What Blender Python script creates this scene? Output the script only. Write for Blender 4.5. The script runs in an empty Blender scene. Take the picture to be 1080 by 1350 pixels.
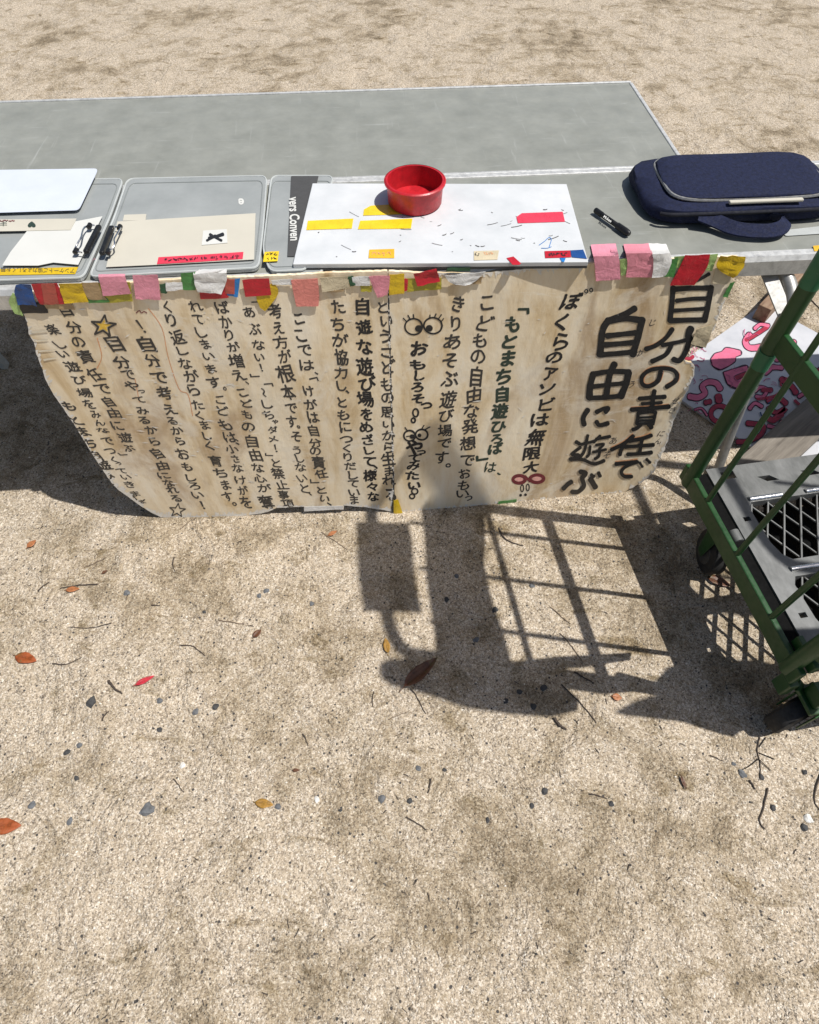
import bpy, bmesh, math, random
import numpy as np
from mathutils import Vector, Matrix, noise
R = math.radians
sc = bpy.context.scene
C = sc.collection
random.seed(7)

# ------------------------------------------------------------------ camera, sky, sun, exposure
FPX, PITCH, CAMH = 811.0, R(55.3), 1.44          # focal length in photo pixels (1080 wide), pitch below horizon, height
cd = bpy.data.cameras.new('camera'); cam = bpy.data.objects.new('camera', cd); C.objects.link(cam)
cam.location = (0, 0, CAMH); cam.rotation_euler = (math.pi/2 - PITCH, 0, 0)
cd.sensor_fit = 'VERTICAL'; cd.sensor_height = 36; cd.lens = 36*FPX/1350; cd.clip_start = .02; cd.clip_end = 400
sc.camera = cam
SUN_EL, SUN_AZ = R(64.5), R(98.5)                # azimuth clockwise from +Y (the way the camera looks)
sdir = Vector((math.sin(SUN_AZ)*math.cos(SUN_EL), math.cos(SUN_AZ)*math.cos(SUN_EL), math.sin(SUN_EL)))
w = bpy.data.worlds.new('World'); sc.world = w; w.use_nodes = True
wn = w.node_tree; sky = wn.nodes.new('ShaderNodeTexSky'); sky.sky_type = 'NISHITA'; sky.sun_disc = False
sky.sun_elevation = SUN_EL; sky.sun_rotation = SUN_AZ; sky.dust_density = 2.0
bg = wn.nodes['Background']; bg.inputs['Strength'].default_value = 0.075
wn.links.new(sky.outputs[0], bg.inputs['Color'])
sl = bpy.data.lights.new('sun', 'SUN'); sl.energy = 5.0; sl.angle = R(0.53); sl.color = (1, .97, .925)
so = bpy.data.objects.new('sun', sl); C.objects.link(so); so.rotation_euler = sdir.to_track_quat('Z', 'Y').to_euler()
sc.view_settings.view_transform = 'Standard'; sc.view_settings.look = 'None'
sc.view_settings.exposure = -0.04; sc.view_settings.gamma = 1
sc.cycles.use_denoising = True
sc.cycles.max_bounces = 8

# ------------------------------------------------------------------ where a photo point lies on a real plane
FW = Vector((0, math.cos(PITCH), -math.sin(PITCH))); DN = Vector((0, -math.sin(PITCH), -math.cos(PITCH)))
CAM = Vector((0, 0, CAMH))
def W(px, py, z=0.0):
    d = FW + (px-540)/FPX*Vector((1, 0, 0)) + (py-675)/FPX*DN
    return CAM + d*((z-CAMH)/d.z)
def P(p):
    q = Vector(p)-CAM; c = q.dot(FW)
    return 540+FPX*q.x/c, 675+FPX*q.dot(DN)/c

# ------------------------------------------------------------------ materials
def lin(h):
    h = h.lstrip('#'); v = [int(h[i:i+2], 16)/255 for i in (0, 2, 4)]
    return tuple(x/12.92 if x <= .04045 else ((x+.055)/1.055)**2.4 for x in v)
class NT:
    def __init__(s, name):
        s.m = bpy.data.materials.new(name); s.m.use_nodes = True; s.t = s.m.node_tree; s.b = s.t.nodes['Principled BSDF']
        s.out = s.t.nodes['Material Output']; s.co = None
    def n(s, typ, **kw):
        x = s.t.nodes.new(typ)
        for k, v in kw.items():
            if k.startswith('_'): setattr(x, k[1:], v)
            else: x.inputs[k.replace('__', ' ')].default_value = v
        return x
    def l(s, a, b): s.t.links.new(a, b)
    def coord(s, scale=(1, 1, 1), rot=(0, 0, 0)):
        if s.co is None: s.co = s.n('ShaderNodeTexCoord')
        m = s.n('ShaderNodeMapping'); m.inputs['Scale'].default_value = scale; m.inputs['Rotation'].default_value = rot
        s.l(s.co.outputs['Object'], m.inputs[0]); return m.outputs[0]
    def noise(s, sc_, detail=4, rough=.6, co=None, dist=0):
        x = s.n('ShaderNodeTexNoise', Scale=sc_, Detail=detail, Roughness=rough, Distortion=dist)
        s.l(co or s.coord(), x.inputs['Vector']); return x.outputs['Fac']
    def vor(s, sc_, co=None, feat='F1'):
        x = s.n('ShaderNodeTexVoronoi', Scale=sc_, _feature=feat); s.l(co or s.coord(), x.inputs['Vector']); return x
    def ramp(s, fac, stops, interp='LINEAR'):
        r = s.n('ShaderNodeValToRGB'); cr = r.color_ramp; cr.interpolation = interp
        while len(cr.elements) < len(stops): cr.elements.new(.5)
        for e, (p, c) in zip(cr.elements, stops):
            e.position = p; e.color = (c, c, c, 1) if isinstance(c, (int, float)) else (*c[:3], 1)
        s.l(fac, r.inputs[0]); return r.outputs[0]
    def mix(s, fac, a, b, mode='MIX'):
        x = s.n('ShaderNodeMix', _data_type='RGBA', _blend_type=mode)
        for i, v in ((0, fac), (6, a), (7, b)):
            if isinstance(v, (int, float)): x.inputs[i].default_value = v if i == 0 else (v, v, v, 1)
            elif isinstance(v, (tuple, list)): x.inputs[i].default_value = (*v[:3], 1)
            else: s.l(v, x.inputs[i])
        return x.outputs[2]
    def math(s, op, a, b=0.0):
        x = s.n('ShaderNodeMath', _operation=op)
        for i, v in ((0, a), (1, b)):
            if isinstance(v, (int, float)): x.inputs[i].default_value = v
            else: s.l(v, x.inputs[i])
        return x.outputs[0]
    def bump(s, h, strength=.3, dist=.002, prev=None):
        x = s.n('ShaderNodeBump', Strength=strength, Distance=dist); s.l(h, x.inputs['Height'])
        if prev is not None: s.l(prev, x.inputs['Normal'])
        s.l(x.outputs[0], s.b.inputs['Normal']); return x.outputs[0]
    def base(s, c):
        if isinstance(c, tuple): s.b.inputs['Base Color'].default_value = (*c[:3], 1)
        else: s.l(c, s.b.inputs['Base Color'])
    def set(s, **k):
        for a, v in k.items():
            i = s.b.inputs[a.replace('__', ' ')]
            if isinstance(v, (int, float)): i.default_value = v
            else: s.l(v, i)
        return s
def simple(name, col, rough=.6, metal=0., var=.12, vs=40, bump=.0, spec=.5, bs=200, trans=0):
    t = NT(name); c = lin(col) if isinstance(col, str) else col
    lo = tuple(x*(1-var) for x in c); hi = tuple(min(1, x*(1+var)) for x in c)
    t.base(t.ramp(t.noise(vs, 5, .65), [(.25, lo), (.75, hi)]))
    rr = t.ramp(t.noise(vs*2.3, 3), [(.3, max(.04, rough-.12)), (.7, min(1, rough+.12))])
    t.set(Roughness=rr, Metallic=metal); t.b.inputs['Specular IOR Level'].default_value = spec
    if bump: t.bump(t.noise(bs, 4), bump, .001)
    if trans: t.b.inputs['Transmission Weight'].default_value = trans
    return t.m
M = {}
# coarse decomposed-granite sand
t = NT('granite_sand')
v1 = t.vor(480); v2 = t.vor(240)
s1 = t.n('ShaderNodeSeparateColor'); t.l(v1.outputs['Color'], s1.inputs[0])
s2 = t.n('ShaderNodeSeparateColor'); t.l(v2.outputs['Color'], s2.inputs[0])
SANDK = [(0, (.055, .049, .043)), (.07, (.15, .12, .092)), (.24, (.365, .294, .212)), (.5, (.475, .390, .286)), (.82, (.59, .497, .378)), (1, (.90, .83, .72))]
c1 = t.ramp(s1.outputs[0], SANDK); c2 = t.ramp(s2.outputs[1], SANDK)
grain = t.mix(.42, c1, c2)
big = t.noise(1.7, 6, .6, None, .3); med = t.noise(7.5, 7, .68, None, .5)
pat = t.math('ADD', t.math('MULTIPLY', big, .42), t.math('MULTIPLY', med, .58))
damp = t.ramp(pat, [(.385, (.50, .47, .41)), (.455, (.80, .775, .72)), (.52, (1, 1, 1)), (.68, (1.08, 1.07, 1.06))])
blotch = t.ramp(t.noise(15, 6, .7, None, .8), [(.31, (.56, .53, .45)), (.42, (1, 1, 1))])
streak = t.ramp(t.noise(6, 6, .68, t.coord((1, 2.6, 1), (0, 0, .7)), .6), [(.33, (.60, .56, .47)), (.42, (1, 1, 1))])
speck = t.vor(62); ssp = t.n('ShaderNodeSeparateColor'); t.l(speck.outputs['Color'], ssp.inputs[0])
sm = t.math('MULTIPLY', t.math('LESS_THAN', speck.outputs['Distance'], .17), t.math('GREATER_THAN', ssp.outputs[0], .72))
col = t.mix(1, t.mix(1, t.mix(1, grain, damp, 'MULTIPLY'), blotch, 'MULTIPLY'), streak, 'MULTIPLY')
col = t.mix(sm, col, (.075, .068, .062))
t.base(col); t.set(Roughness=.92); t.b.inputs['Specular IOR Level'].default_value = .25
b0 = t.bump(t.noise(6, 5, .62, None, .5), .7, .07); b1 = t.bump(t.noise(38, 5, .7), .4, .010, b0)
b2 = t.bump(t.math('SUBTRACT', 1, v2.outputs['Distance']), .4, .0035, b1)
t.bump(t.math('SUBTRACT', 1, v1.outputs['Distance']), .5, .002, b2)
M['sand'] = t.m
# loose grains, one colour per grain
t = NT('loose_grain'); geo = t.n('ShaderNodeNewGeometry')
t.base(t.ramp(geo.outputs['Random Per Island'], [(0, (.05, .048, .045)), (.2, (.10, .092, .082)), (.28, (.30, .24, .17)), (.6, (.46, .385, .28)), (.9, (.58, .50, .38)), (1, (.80, .76, .68))]))
t.set(Roughness=.85); M['grain'] = t.m
# kraft panel
t = NT('stained_kraft_panel')
co = t.coord((1, 1, .26)); coh = t.coord((.12, .12, 1))
st = t.noise(17, 6, .62, co, .4); st2 = t.noise(4.2, 5, .6, t.coord((1, 1, .4)), .6); hl = t.noise(150, 3, .6, coh); vl = t.noise(190, 3, .6, t.coord((1, 1, .05)))
basec = t.ramp(st, [(.25, (.50, .34, .17)), (.38, (.71, .55, .33)), (.49, (.84, .70, .485)), (.68, (.91, .81, .63))])
basec = t.mix(t.ramp(st2, [(.40, 0), (.53, .0), (.62, .62), (.72, .15)]), basec, (.36, .225, .11))
basec = t.mix(t.ramp(hl, [(.50, .0), (.8, .16)]), basec, (.86, .80, .68))
basec = t.mix(t.ramp(vl, [(.3, .10), (.42, 0)]), basec, (.44, .33, .20))
blot = t.ramp(t.noise(7, 7, .7, None, 1.2), [(.52, 0), (.64, .55)])
basec = t.mix(blot, basec, (.86, .79, .66))
cr_ = t.ramp(t.noise(20, 6, .75, t.coord((.25, .25, 1)), 1.5), [(.64, 0), (.70, .55)])
basec = t.mix(cr_, basec, (.90, .86, .76))
t.base(basec)
t.set(Roughness=t.ramp(t.noise(12, 4), [(.35, .33), (.65, .72)]))
b = t.bump(t.noise(26, 5, .6, t.coord((1, 1, .5))), .35, .006)
t.bump(t.math('ADD', hl, vl), .25, .0006, b); M['kraft'] = t.m
M['paper_edge'] = simple('frayed_white_paper', (.80, .76, .68), .8, 0, .16, 60, .5)
M['cleartape'] = simple('aged_clear_tape', (.74, .67, .52), .18, 0, .1, 60, .5, .7, 60)
def ink(name, c, rough=.45):
    t = NT(name); t.base(t.ramp(t.noise(160, 4, .7), [(.3, c), (.62, tuple(min(1, x*1.5+.008) for x in c)), (.8, tuple(x*2.6+.03 for x in c))])); t.set(Roughness=rough); return t.m
M['ink'] = ink('faded_marker_ink', (.032, .029, .026)); M['black'] = ink('black_marker_ink', (.010, .010, .011)); M['green_ink'] = ink('dark_green_marker_ink', (.018, .034, .024))
M['red_ink'] = ink('dark_red_marker_ink', (.13, .012, .02)); M['pink_ink'] = ink('pale_pink_marker', (.66, .34, .29)); M['yel_ink'] = ink('yellow_marker_ink', (.62, .40, .05)); M['fine_ink'] = ink('fine_pen_ink', (.06, .05, .045)); M['orange_ink'] = ink('faint_orange_outline', (.55, .27, .13))
# greys, metals, plastics
t = NT('scuffed_grey_tabletop'); sc1 = t.math('MAXIMUM', t.noise(110, 3, .6, t.coord((.07, 1, 1), (0, 0, .5)), .6), t.noise(90, 3, .6, t.coord((1, .05, 1), (0, 0, .25)), .8))
t.base(t.mix(t.ramp(sc1, [(.64, 0), (.80, .35)]), t.ramp(t.noise(14, 6, .65), [(.3, (.22, .225, .198)), (.7, (.29, .295, .262))]), (.55, .56, .54)))
t.set(Roughness=t.ramp(t.noise(30, 3), [(.3, .3), (.7, .5)])); t.bump(sc1, .15, .0005); M['tabletop'] = t.m
def metal(name, c, rough, vs=60, dirt=.35):
    t = NT(name); n = t.noise(vs, 6, .7)
    t.base(t.ramp(n, [(.28, tuple(x*(1-dirt) for x in c)), (.55, c), (.8, tuple(min(1, x*1.1) for x in c))]))
    t.set(Metallic=1.0, Roughness=t.ramp(t.noise(vs*3, 3), [(.3, max(.1, rough-.12)), (.7, rough+.14)])); t.bump(t.noise(vs*4, 3), .08, .0004); return t.m
M['alu'] = metal('worn_aluminium', (.66, .66, .64), .5); M['alu'].node_tree.nodes['Principled BSDF'].inputs['Metallic'].default_value = .45; M['steel'] = metal('grey_tube_steel', (.36, .355, .34), .45); M['steel'].node_tree.nodes['Principled BSDF'].inputs['Metallic'].default_value = .6; M['chrome'] = metal('bright_steel', (.85, .85, .85), .2)
t = NT('weathered_grey_plastic'); n = t.noise(26, 7, .72, t.coord((1, .4, 1)))
t.base(t.ramp(n, [(.28, (.10, .104, .10)), (.5, (.165, .168, .163)), (.68, (.22, .223, .218)), (.85, (.30, .30, .29))])); t.set(Roughness=.5, Metallic=.25); t.bump(t.noise(300, 3), .12, .0006); M['zinc'] = t.m
def paint(name, c, chip):
    t = NT(name); n = t.noise(45, 7, .72)
    cc = t.ramp(t.noise(8, 4), [(.3, tuple(x*.8 for x in c)), (.7, tuple(x*1.2 for x in c))])
    cc = t.mix(t.ramp(n, [(.665, 0), (.69, 1)]), cc, chip); t.base(cc)
    t.set(Roughness=t.ramp(t.noise(90, 3), [(.3, .3), (.7, .5)])); t.bump(n, .12, .001); return t.m
M['green'] = paint('green_enamel_paint', (.012, .060, .013), (.10, .12, .08)); M['green_lt'] = paint('fresh_green_patch', (.012, .13, .055), (.3, .35, .25))
M['rubber'] = simple('dusty_black_rubber', (.018, .018, .018), .75, 0, .5, 60, .3); M['hub'] = simple('grey_wheel_hub', (.055, .055, .053), .55, 0, .3, 60, .2)
M['blackplastic'] = simple('black_plastic', (.012, .012, .012), .35, 0, .2, 60); M['voidmat'] = simple('painted_shade_black', (.006, .006, .006), .9, 0, .3, 40, .2, .1)  # voidmat: plain black standing in for deep shade around the deck
M['navy'] = simple('navy_canvas', (.009, .013, .040), .85, 0, .5, 120, .9, .3, 500); M['bag_in'] = simple('dark_bag_lining', (.006, .007, .014), .9)
M['canvas'] = simple('grey_shade_sheet', (.30, .29, .26), .9, 0, .2, 30, .4)  # cloth of the added shadow-casting sheets only
t = NT('frosted_grey_plastic'); t.base(t.ramp(t.noise(9, 5), [(.3, (.27, .285, .277)), (.7, (.35, .365, .355))])); t.set(Roughness=.22); t.bump(t.noise(14, 4), .1, .004); M['case'] = t.m
M['case_dk'] = simple('grey_plastic_rim', (.22, .235, .228), .3, 0, .1, 20, .1); M['case_lip'] = simple('pale_plastic_edge', (.48, .50, .485), .2, 0, .1, 20)
M['cream'] = simple('cream_paper', (.53, .50, .42), .8, 0, .05, 8, .15, .3, 30); M['white'] = simple('white_paper', (.60, .60, .565), .8, 0, .04, 8, .15, .3, 30); M['bluewhite'] = simple('cool_white_paper', (.58, .62, .70), .6, 0, .04, 8)
t = NT('scuffed_white_paint'); n = t.noise(70, 8, .75)
wc = t.ramp(t.noise(11, 5), [(.3, (.54, .56, .57)), (.7, (.66, .67, .675))]); wc = t.mix(t.ramp(n, [(.70, 0), (.735, .8)]), wc, (.2, .2, .21)); wc = t.mix(t.ramp(t.noise(160, 3, .6, t.coord((.1, 1, 1), (0, 0, .8))), [(.72, 0), (.80, .35)]), wc, (.35, .36, .4))
t.base(wc); t.set(Roughness=.45); t.bump(t.noise(50, 5), .15, .001); M['whitepaint'] = t.m
M['redplastic'] = simple('red_plastic', (.46, .014, .022), .4, 0, .3, 60, .15, .5, 200); M['board_edge'] = simple('dark_board_edge', (.06, .06, .06), .8)
t = NT('weathered_plank'); n = t.noise(60, 6, .65, t.coord((.08, 1, 1)), .5); t.base(t.ramp(n, [(.28, (.10, .085, .068)), (.5, (.19, .165, .135)), (.72, (.27, .24, .20))])); t.set(Roughness=.8); t.bump(n, .4, .002); M['plank'] = t.m
t = NT('brown_timber'); n = t.noise(60, 6, .65, t.coord((.08, 1, 1)), .5); t.base(t.ramp(n, [(.28, (.14, .08, .045)), (.5, (.25, .16, .10)), (.72, (.35, .25, .17))])); t.set(Roughness=.8); t.bump(n, .4, .002); M['timber'] = t.m
t = NT('panel_white_paint'); t.base(t.ramp(t.noise(12, 6), [(.3, (.46, .47, .50)), (.7, (.60, .60, .62))])); t.set(Roughness=.5); t.bump(t.noise(40, 4), .1, .001); M['panelwhite'] = t.m
M['p_pink'] = simple('pink_poster_paint', (.66, .14, .24), .6, 0, .22, 40); M['p_red'] = simple('crimson_poster_paint', (.36, .012, .04), .6, 0, .35, 50); M['p_dark'] = simple('dark_paint_outline', (.05, .012, .03), .6, 0, .3, 60); M['p_mag'] = simple('thin_magenta_paint', (.42, .09, .19), .6, 0, .3, 80); M['p_blue'] = simple('blue_paint', (.02, .05, .14), .6)
TC = dict(red=(.50, .012, .025), brick=(.44, .085, .06), salmon=(.72, .24, .20), pink=(.78, .30, .38), pink2=(.74, .27, .33), yellow=(.66, .44, .012), olive=(.42, .36, .03), green=(.07, .25, .06), ltgreen=(.36, .52, .18), dkgreen=(.02, .09, .04), blue=(.012, .07, .25), black=(.008, .008, .012), white=(.80, .79, .76), kraft=(.42, .29, .15), beige=(.62, .53, .36), brightblue=(.02, .20, .55), orange=(.80, .46, .03), sunyellow=(.86, .58, .02), hotred=(.74, .05, .09))
for k, c in TC.items():
    t = NT('tape_'+k); t.base(t.ramp(t.noise(22, 6, .6), [(.3, tuple(x*.84 for x in c)), (.7, tuple(min(.9, x*1.1) for x in c))])); t.set(Roughness=.34); t.bump(t.noise(48, 5, .65, t.coord((1, .5, 1), (0, 0, .6)), 1.4), .6, .004); t.b.inputs['Specular IOR Level'].default_value = .6; M['t_'+k] = t.m
for k, c in dict(rust=(.30, .07, .015), redleaf=(.55, .03, .05), tan=(.38, .22, .08), brown=(.13, .05, .022), ochre=(.36, .19, .03), orange=(.42, .16, .06)).items():
    t = NT('dry_leaf_'+k); lc = (t.ramp(t.noise(55, 7, .75), [(.32, tuple(x*.35 for x in c)), (.5, c), (.68, tuple(min(1, x*1.25+.03) for x in c))])); t.base(t.mix(t.ramp(t.noise(28, 5, .7, None, .6), [(.50, 0), (.60, .75)]), lc, (.10, .095, .03))); t.set(Roughness=.5); t.bump(t.noise(200, 4), .4, .001); M['l_'+k] = t.m
M['twig'] = simple('dark_dry_twig', (.06, .045, .035), .85, 0, .45, 200, .5); M['twig_lt'] = simple('pale_dry_twig', (.17, .125, .085), .85, 0, .4, 200, .5)
M['stone'] = simple('dark_grey_stone', (.05, .05, .05), .8, 0, .5, 120, .6); M['stone_lt'] = simple('bluish_grey_stone', (.125, .13, .135), .8, 0, .4, 120, .6); M['stone_wh'] = simple('pale_quartz_stone', (.7, .68, .63), .7, 0, .2, 120, .6)

# ------------------------------------------------------------------ mesh helpers
def mesh_obj(name, verts, faces, mat, parent=None, smooth=False):
    me = bpy.data.meshes.new(name); me.from_pydata([tuple(v) for v in verts], [], faces); me.update()
    o = bpy.data.objects.new(name, me); C.objects.link(o); me.materials.append(M[mat] if isinstance(mat, str) else mat)
    if smooth: me.polygons.foreach_set('use_smooth', [True]*len(me.polygons))
    if parent: o.parent = parent
    return o
class MB:
    def __init__(s): s.v = []; s.f = []
    def add(s, vs, fs):
        n = len(s.v); s.v += [Vector(v) for v in vs]; s.f += [[i+n for i in f] for f in fs]
    def box(s, c, d, rot=None):
        vs = [Vector((x*d[0]/2, y*d[1]/2, z*d[2]/2)) for x in (-1, 1) for y in (-1, 1) for z in (-1, 1)]
        if rot: vs = [rot @ v for v in vs]
        s.add([v+Vector(c) for v in vs], [(0, 1, 3, 2), (4, 6, 7, 5), (0, 4, 5, 1), (2, 3, 7, 6), (0, 2, 6, 4), (1, 5, 7, 3)])
    def beam(s, a, b, wd, th, up=(0, 0, 1)):       # rectangular bar from a to b
        a, b = Vector(a), Vector(b); d = (b-a).normalized(); x = d.cross(Vector(up)).normalized(); y = x.cross(d)
        vs = [p + x*sx*wd/2 + y*sy*th/2 for p in (a, b) for sx, sy in ((-1, -1), (1, -1), (1, 1), (-1, 1))]
        s.add(vs, [(0, 3, 2, 1), (4, 5, 6, 7)]+[(i, (i+1) % 4, 4+(i+1) % 4, 4+i) for i in range(4)])
    def tube(s, pts, r, n=10, cap=True):
        pts = [Vector(p) for p in pts]; m = len(pts); rs = r if isinstance(r, (list, tuple)) else [r]*m
        t0 = (pts[1]-pts[0]).normalized(); nrm = t0.orthogonal().normalized(); vs = []; fs = []
        for i, p in enumerate(pts):
            tt = (pts[min(i+1, m-1)]-pts[max(i-1, 0)]).normalized(); nrm = (nrm - tt*nrm.dot(tt)).normalized(); bn = tt.cross(nrm)
            vs += [p+(nrm*math.cos(2*math.pi*k/n)+bn*math.sin(2*math.pi*k/n))*rs[i] for k in range(n)]
        for i in range(m-1): fs += [(i*n+k, i*n+(k+1) % n, (i+1)*n+(k+1) % n, (i+1)*n+k) for k in range(n)]
        if cap: fs += [tuple(range(n))[::-1], tuple(range((m-1)*n, m*n))]
        s.add(vs, fs)
    def prism(s, pts, h):                           # polygon (3-D points), thickened by vector h
        n = len(pts); h = Vector(h)
        s.add([Vector(p) for p in pts]+[Vector(p)+h for p in pts], [tuple(range(n))[::-1], tuple(range(n, 2*n))]+[(i, (i+1) % n, n+(i+1) % n, n+i) for i in range(n)])
    def lathe(s, prof, n=36, M4=Matrix()):          # (radius, height) profile
        vs = [M4 @ Vector((r*math.cos(2*math.pi*k/n), r*math.sin(2*math.pi*k/n), z)) for r, z in prof for k in range(n)]
        s.add(vs, [(i*n+k, i*n+(k+1) % n, (i+1)*n+(k+1) % n, (i+1)*n+k) for i in range(len(prof)-1) for k in range(n)])
    def build(s, name, mat, parent=None, smooth=False, bevel=0, inv=None):
        vs = [inv @ v for v in s.v] if inv else s.v
        o = mesh_obj(name, vs, s.f, mat, parent, smooth)
        bm = bmesh.new(); bm.from_mesh(o.data); bmesh.ops.recalc_face_normals(bm, faces=bm.faces); bm.to_mesh(o.data); bm.free()
        if bevel:
            md = o.modifiers.new('bevel', 'BEVEL'); md.width = bevel; md.segments = 2; md.limit_method = 'ANGLE'; md.angle_limit = R(50)
        if smooth:
            for e in o.data.polygons: e.use_smooth = True
            o.data.set_sharp_from_angle(angle=R(45))
        return o
def tag(o, label, cat, group=None):
    o['label'] = label; o['category'] = cat
    if group: o['group'] = group
    return o
def empty(name, loc, rz, label, cat, group=None):
    o = bpy.data.objects.new(name, None); C.objects.link(o); o.location = loc; o.rotation_euler = (0, 0, rz); o.empty_display_size = .05
    return tag(o, label, cat, group)
def inv_of(o): return (Matrix.Translation(o.location) @ o.rotation_euler.to_matrix().to_4x4()).inverted()
def spline(pts, k=6):
    pts = [Vector(p) for p in pts]
    if len(pts) < 3: return [pts[0].lerp(pts[-1], i/k) for i in range(k+1)]
    out = []
    for i in range(len(pts)-1):
        a, b, c, d = pts[max(i-1, 0)], pts[i], pts[i+1], pts[min(i+2, len(pts)-1)]
        for j in range(k):
            t = j/k; out.append(.5*((2*b)+(c-a)*t+(2*a-5*b+4*c-d)*t*t+(3*b-a-3*c+d)*t**3))
    return out+[pts[-1]]
def ribbon(pts, wd, k=5, taper=.12):                # 2-D stroke with round ends: returns verts, faces
    pts = spline([(p[0], p[1], 0) for p in pts], k); m = len(pts); L = []; Rr = []
    for i, p in enumerate(pts):
        d = (pts[min(i+1, m-1)]-pts[max(i-1, 0)]).normalized(); n = Vector((-d.y, d.x, 0)); f = i/(m-1)
        h = wd/2*(1-taper*math.sin(f*math.pi))*(1+.10*noise.noise((p.x*.21, p.y*.21, wd)))
        L.append(p+n*h); Rr.append(p-n*h)
    vs = L+Rr; fs = [(i, i+1, m+i+1, m+i) for i in range(m-1)]
    for end, s in ((0, -1), (m-1, 1)):
        d = (pts[1]-pts[0]).normalized() if end == 0 else (pts[-1]-pts[-2]).normalized(); n = Vector((-d.y, d.x, 0)); b = len(vs); kk = 5
        h = (L[end]-Rr[end]).length/2
        for j in range(1, kk):
            a = math.pi*j/kk; vs.append(pts[end]+n*math.cos(a)*h+d*s*math.sin(a)*h*.8)
        fs.append([end]+list(range(b, b+kk-1))+[m+end])
    return [(v.x, v.y) for v in vs], fs
GL = {}
def glyph(ch, off):
    key = (ch, off)
    if key not in GL:
        c = bpy.data.curves.new('t', 'FONT'); c.body = ch; c.size = 1; c.resolution_u = 3; c.offset = off
        o = bpy.data.objects.new('t', c); C.objects.link(o); dg = bpy.context.evaluated_depsgraph_get(); dg.update()
        e = o.evaluated_get(dg); me = e.to_mesh()
        V_ = [(v.co.x, v.co.y) for v in me.vertices]; F_ = [tuple(p.vertices) for p in me.polygons]; ar = sum(p.area for p in me.polygons); e.to_mesh_clear()
        GL[key] = (V_, F_, ar)
        bpy.data.objects.remove(o); bpy.data.curves.remove(c)
    return GL[key]

# ------------------------------------------------------------------ ground
gnd = mesh_obj('ground', [(-90, -60, 0), (90, -60, 0), (90, 150, 0), (-90, 150, 0)], [(0, 1, 2, 3)], 'sand'); gnd['kind'] = 'structure'
rs = np.random.RandomState(3)
def grains(name, n, lo, hi, X, Y, ids):
    b = np.array([(1, 0, 0), (-1, 0, 0), (0, 1, 0), (0, -1, 0), (0, 0, 1), (0, 0, -1)], float); fc = [(0, 2, 4), (2, 1, 4), (1, 3, 4), (3, 0, 4), (2, 0, 5), (1, 2, 5), (3, 1, 5), (0, 3, 5)]
    V = []; F = []
    for i in range(n):
        r = lo+(hi-lo)*rs.rand()**3; q = b*(r*(.65+.7*rs.rand(6, 1)))*[1, 1, .7]
        a = rs.rand(3)*6.28; m = np.array(Matrix.Rotation(a[0], 3, 'X') @ Matrix.Rotation(a[1], 3, 'Z')); q = q @ m.T
        q += [rs.uniform(*X), rs.uniform(*Y), r*.25]; k = len(V); V += q.tolist(); F += [(f[0]+k, f[1]+k, f[2]+k) for f in fc]
    o = mesh_obj(name, V, F, 'grain'); o['kind'] = 'stuff'; return o
grains('loose_gravel', 20000, .0008, .0034, (-1.35, 1.45), (-.25, 2.2), 0)

# ------------------------------------------------------------------ table
TZ = .70
def edge_y(x): return 1.102+.0743*x
TA = Vector((1, .0743, 0)).normalized(); TD = Vector((-TA.y, TA.x, 0))
t0 = Vector((-2.3, edge_y(-2.3), 0)); LEN, DEP = 4.1, .36
table = empty('folding_table', t0, math.atan2(TA.y, TA.x), 'long grey folding table with bright aluminium rim behind the message board', 'table')
TI = inv_of(table)
m = MB(); m.box((LEN/2, DEP/2, TZ-.009), (LEN, DEP-.012, .018)); m.build('tabletop', 'tabletop', table, bevel=.002)
m = MB()
prof = [(0, TZ+.0015), (.018, TZ+.0015), (.018, TZ-.0215), (.008, TZ-.0215), (.003, TZ-.014), (.003, TZ-.026), (-.003, TZ-.029), (-.003, TZ-.036), (.012, TZ-.036), (.012, TZ-.040), (-.006, TZ-.040), (-.006, TZ-.008)]
n = len(prof); m.add([(x, y-.006, z) for x in (0, LEN) for y, z in prof], [tuple(range(n)), tuple(range(n, 2*n))[::-1]]+[(i, (i+1) % n, n+(i+1) % n, n+i) for i in range(n)])
m.build('front_rim', 'alu', table)
m = MB(); m.box((LEN/2, DEP, TZ-.018), (LEN, .018, .040)); m.build('rear_rim', 'alu', table, bevel=.002)
def leg(pts, r, name='leg', mt='steel', par=table):
    m = MB(); m.tube([TI @ Vector(p) for p in spline(pts, 6)], r, 14); return m.build(name, mt, par, smooth=True)
la = leg([W(1016, 448, .53), W(1000, 480, .46), W(985, 520, .36)], .0150)
lo = leg([W(990, 507, .39), W(968, 560, .25), W(942, 632, .09), W(930, 668, .003)], .0118)
m = MB(); c0, c1 = TI @ W(991, 505, .395), TI @ W(988, 512, .378); m.tube([c0, c1], .0175, 14); m.build('collar', 'steel', la, smooth=True)
bend = leg([W(1010, 330, .665), W(1036, 365, .645), W(1043, 398, .615), W(1030, 428, .575), W(1014, 452, .52)], .0155, 'leg_bend', 'steel')
m = MB(); a, b = TI @ W(1012, 348, .655), TI @ W(1034, 408, .600); m.beam(a+Vector((-.01, -.022, .0)), b+Vector((-.006, -.022, 0)), .030, .004, (0, -1, .5)); br = m.build('leg_bracket', 'steel', table, bevel=.001)
m = MB(); m.tube([b+Vector((-.012, -.020, .012)), b+Vector((-.012, -.032, .016))], .0055, 12); m.build('bolt', 'steel', br, smooth=True)
m = MB(); ft = W(8, 483, .0); m.beam(TI @ (ft+Vector((.02, -.14, .66))), TI @ ft, .030, .022, (1, 0, 0)); m.build('leg', 'case_lip', table, bevel=.004)
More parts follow.
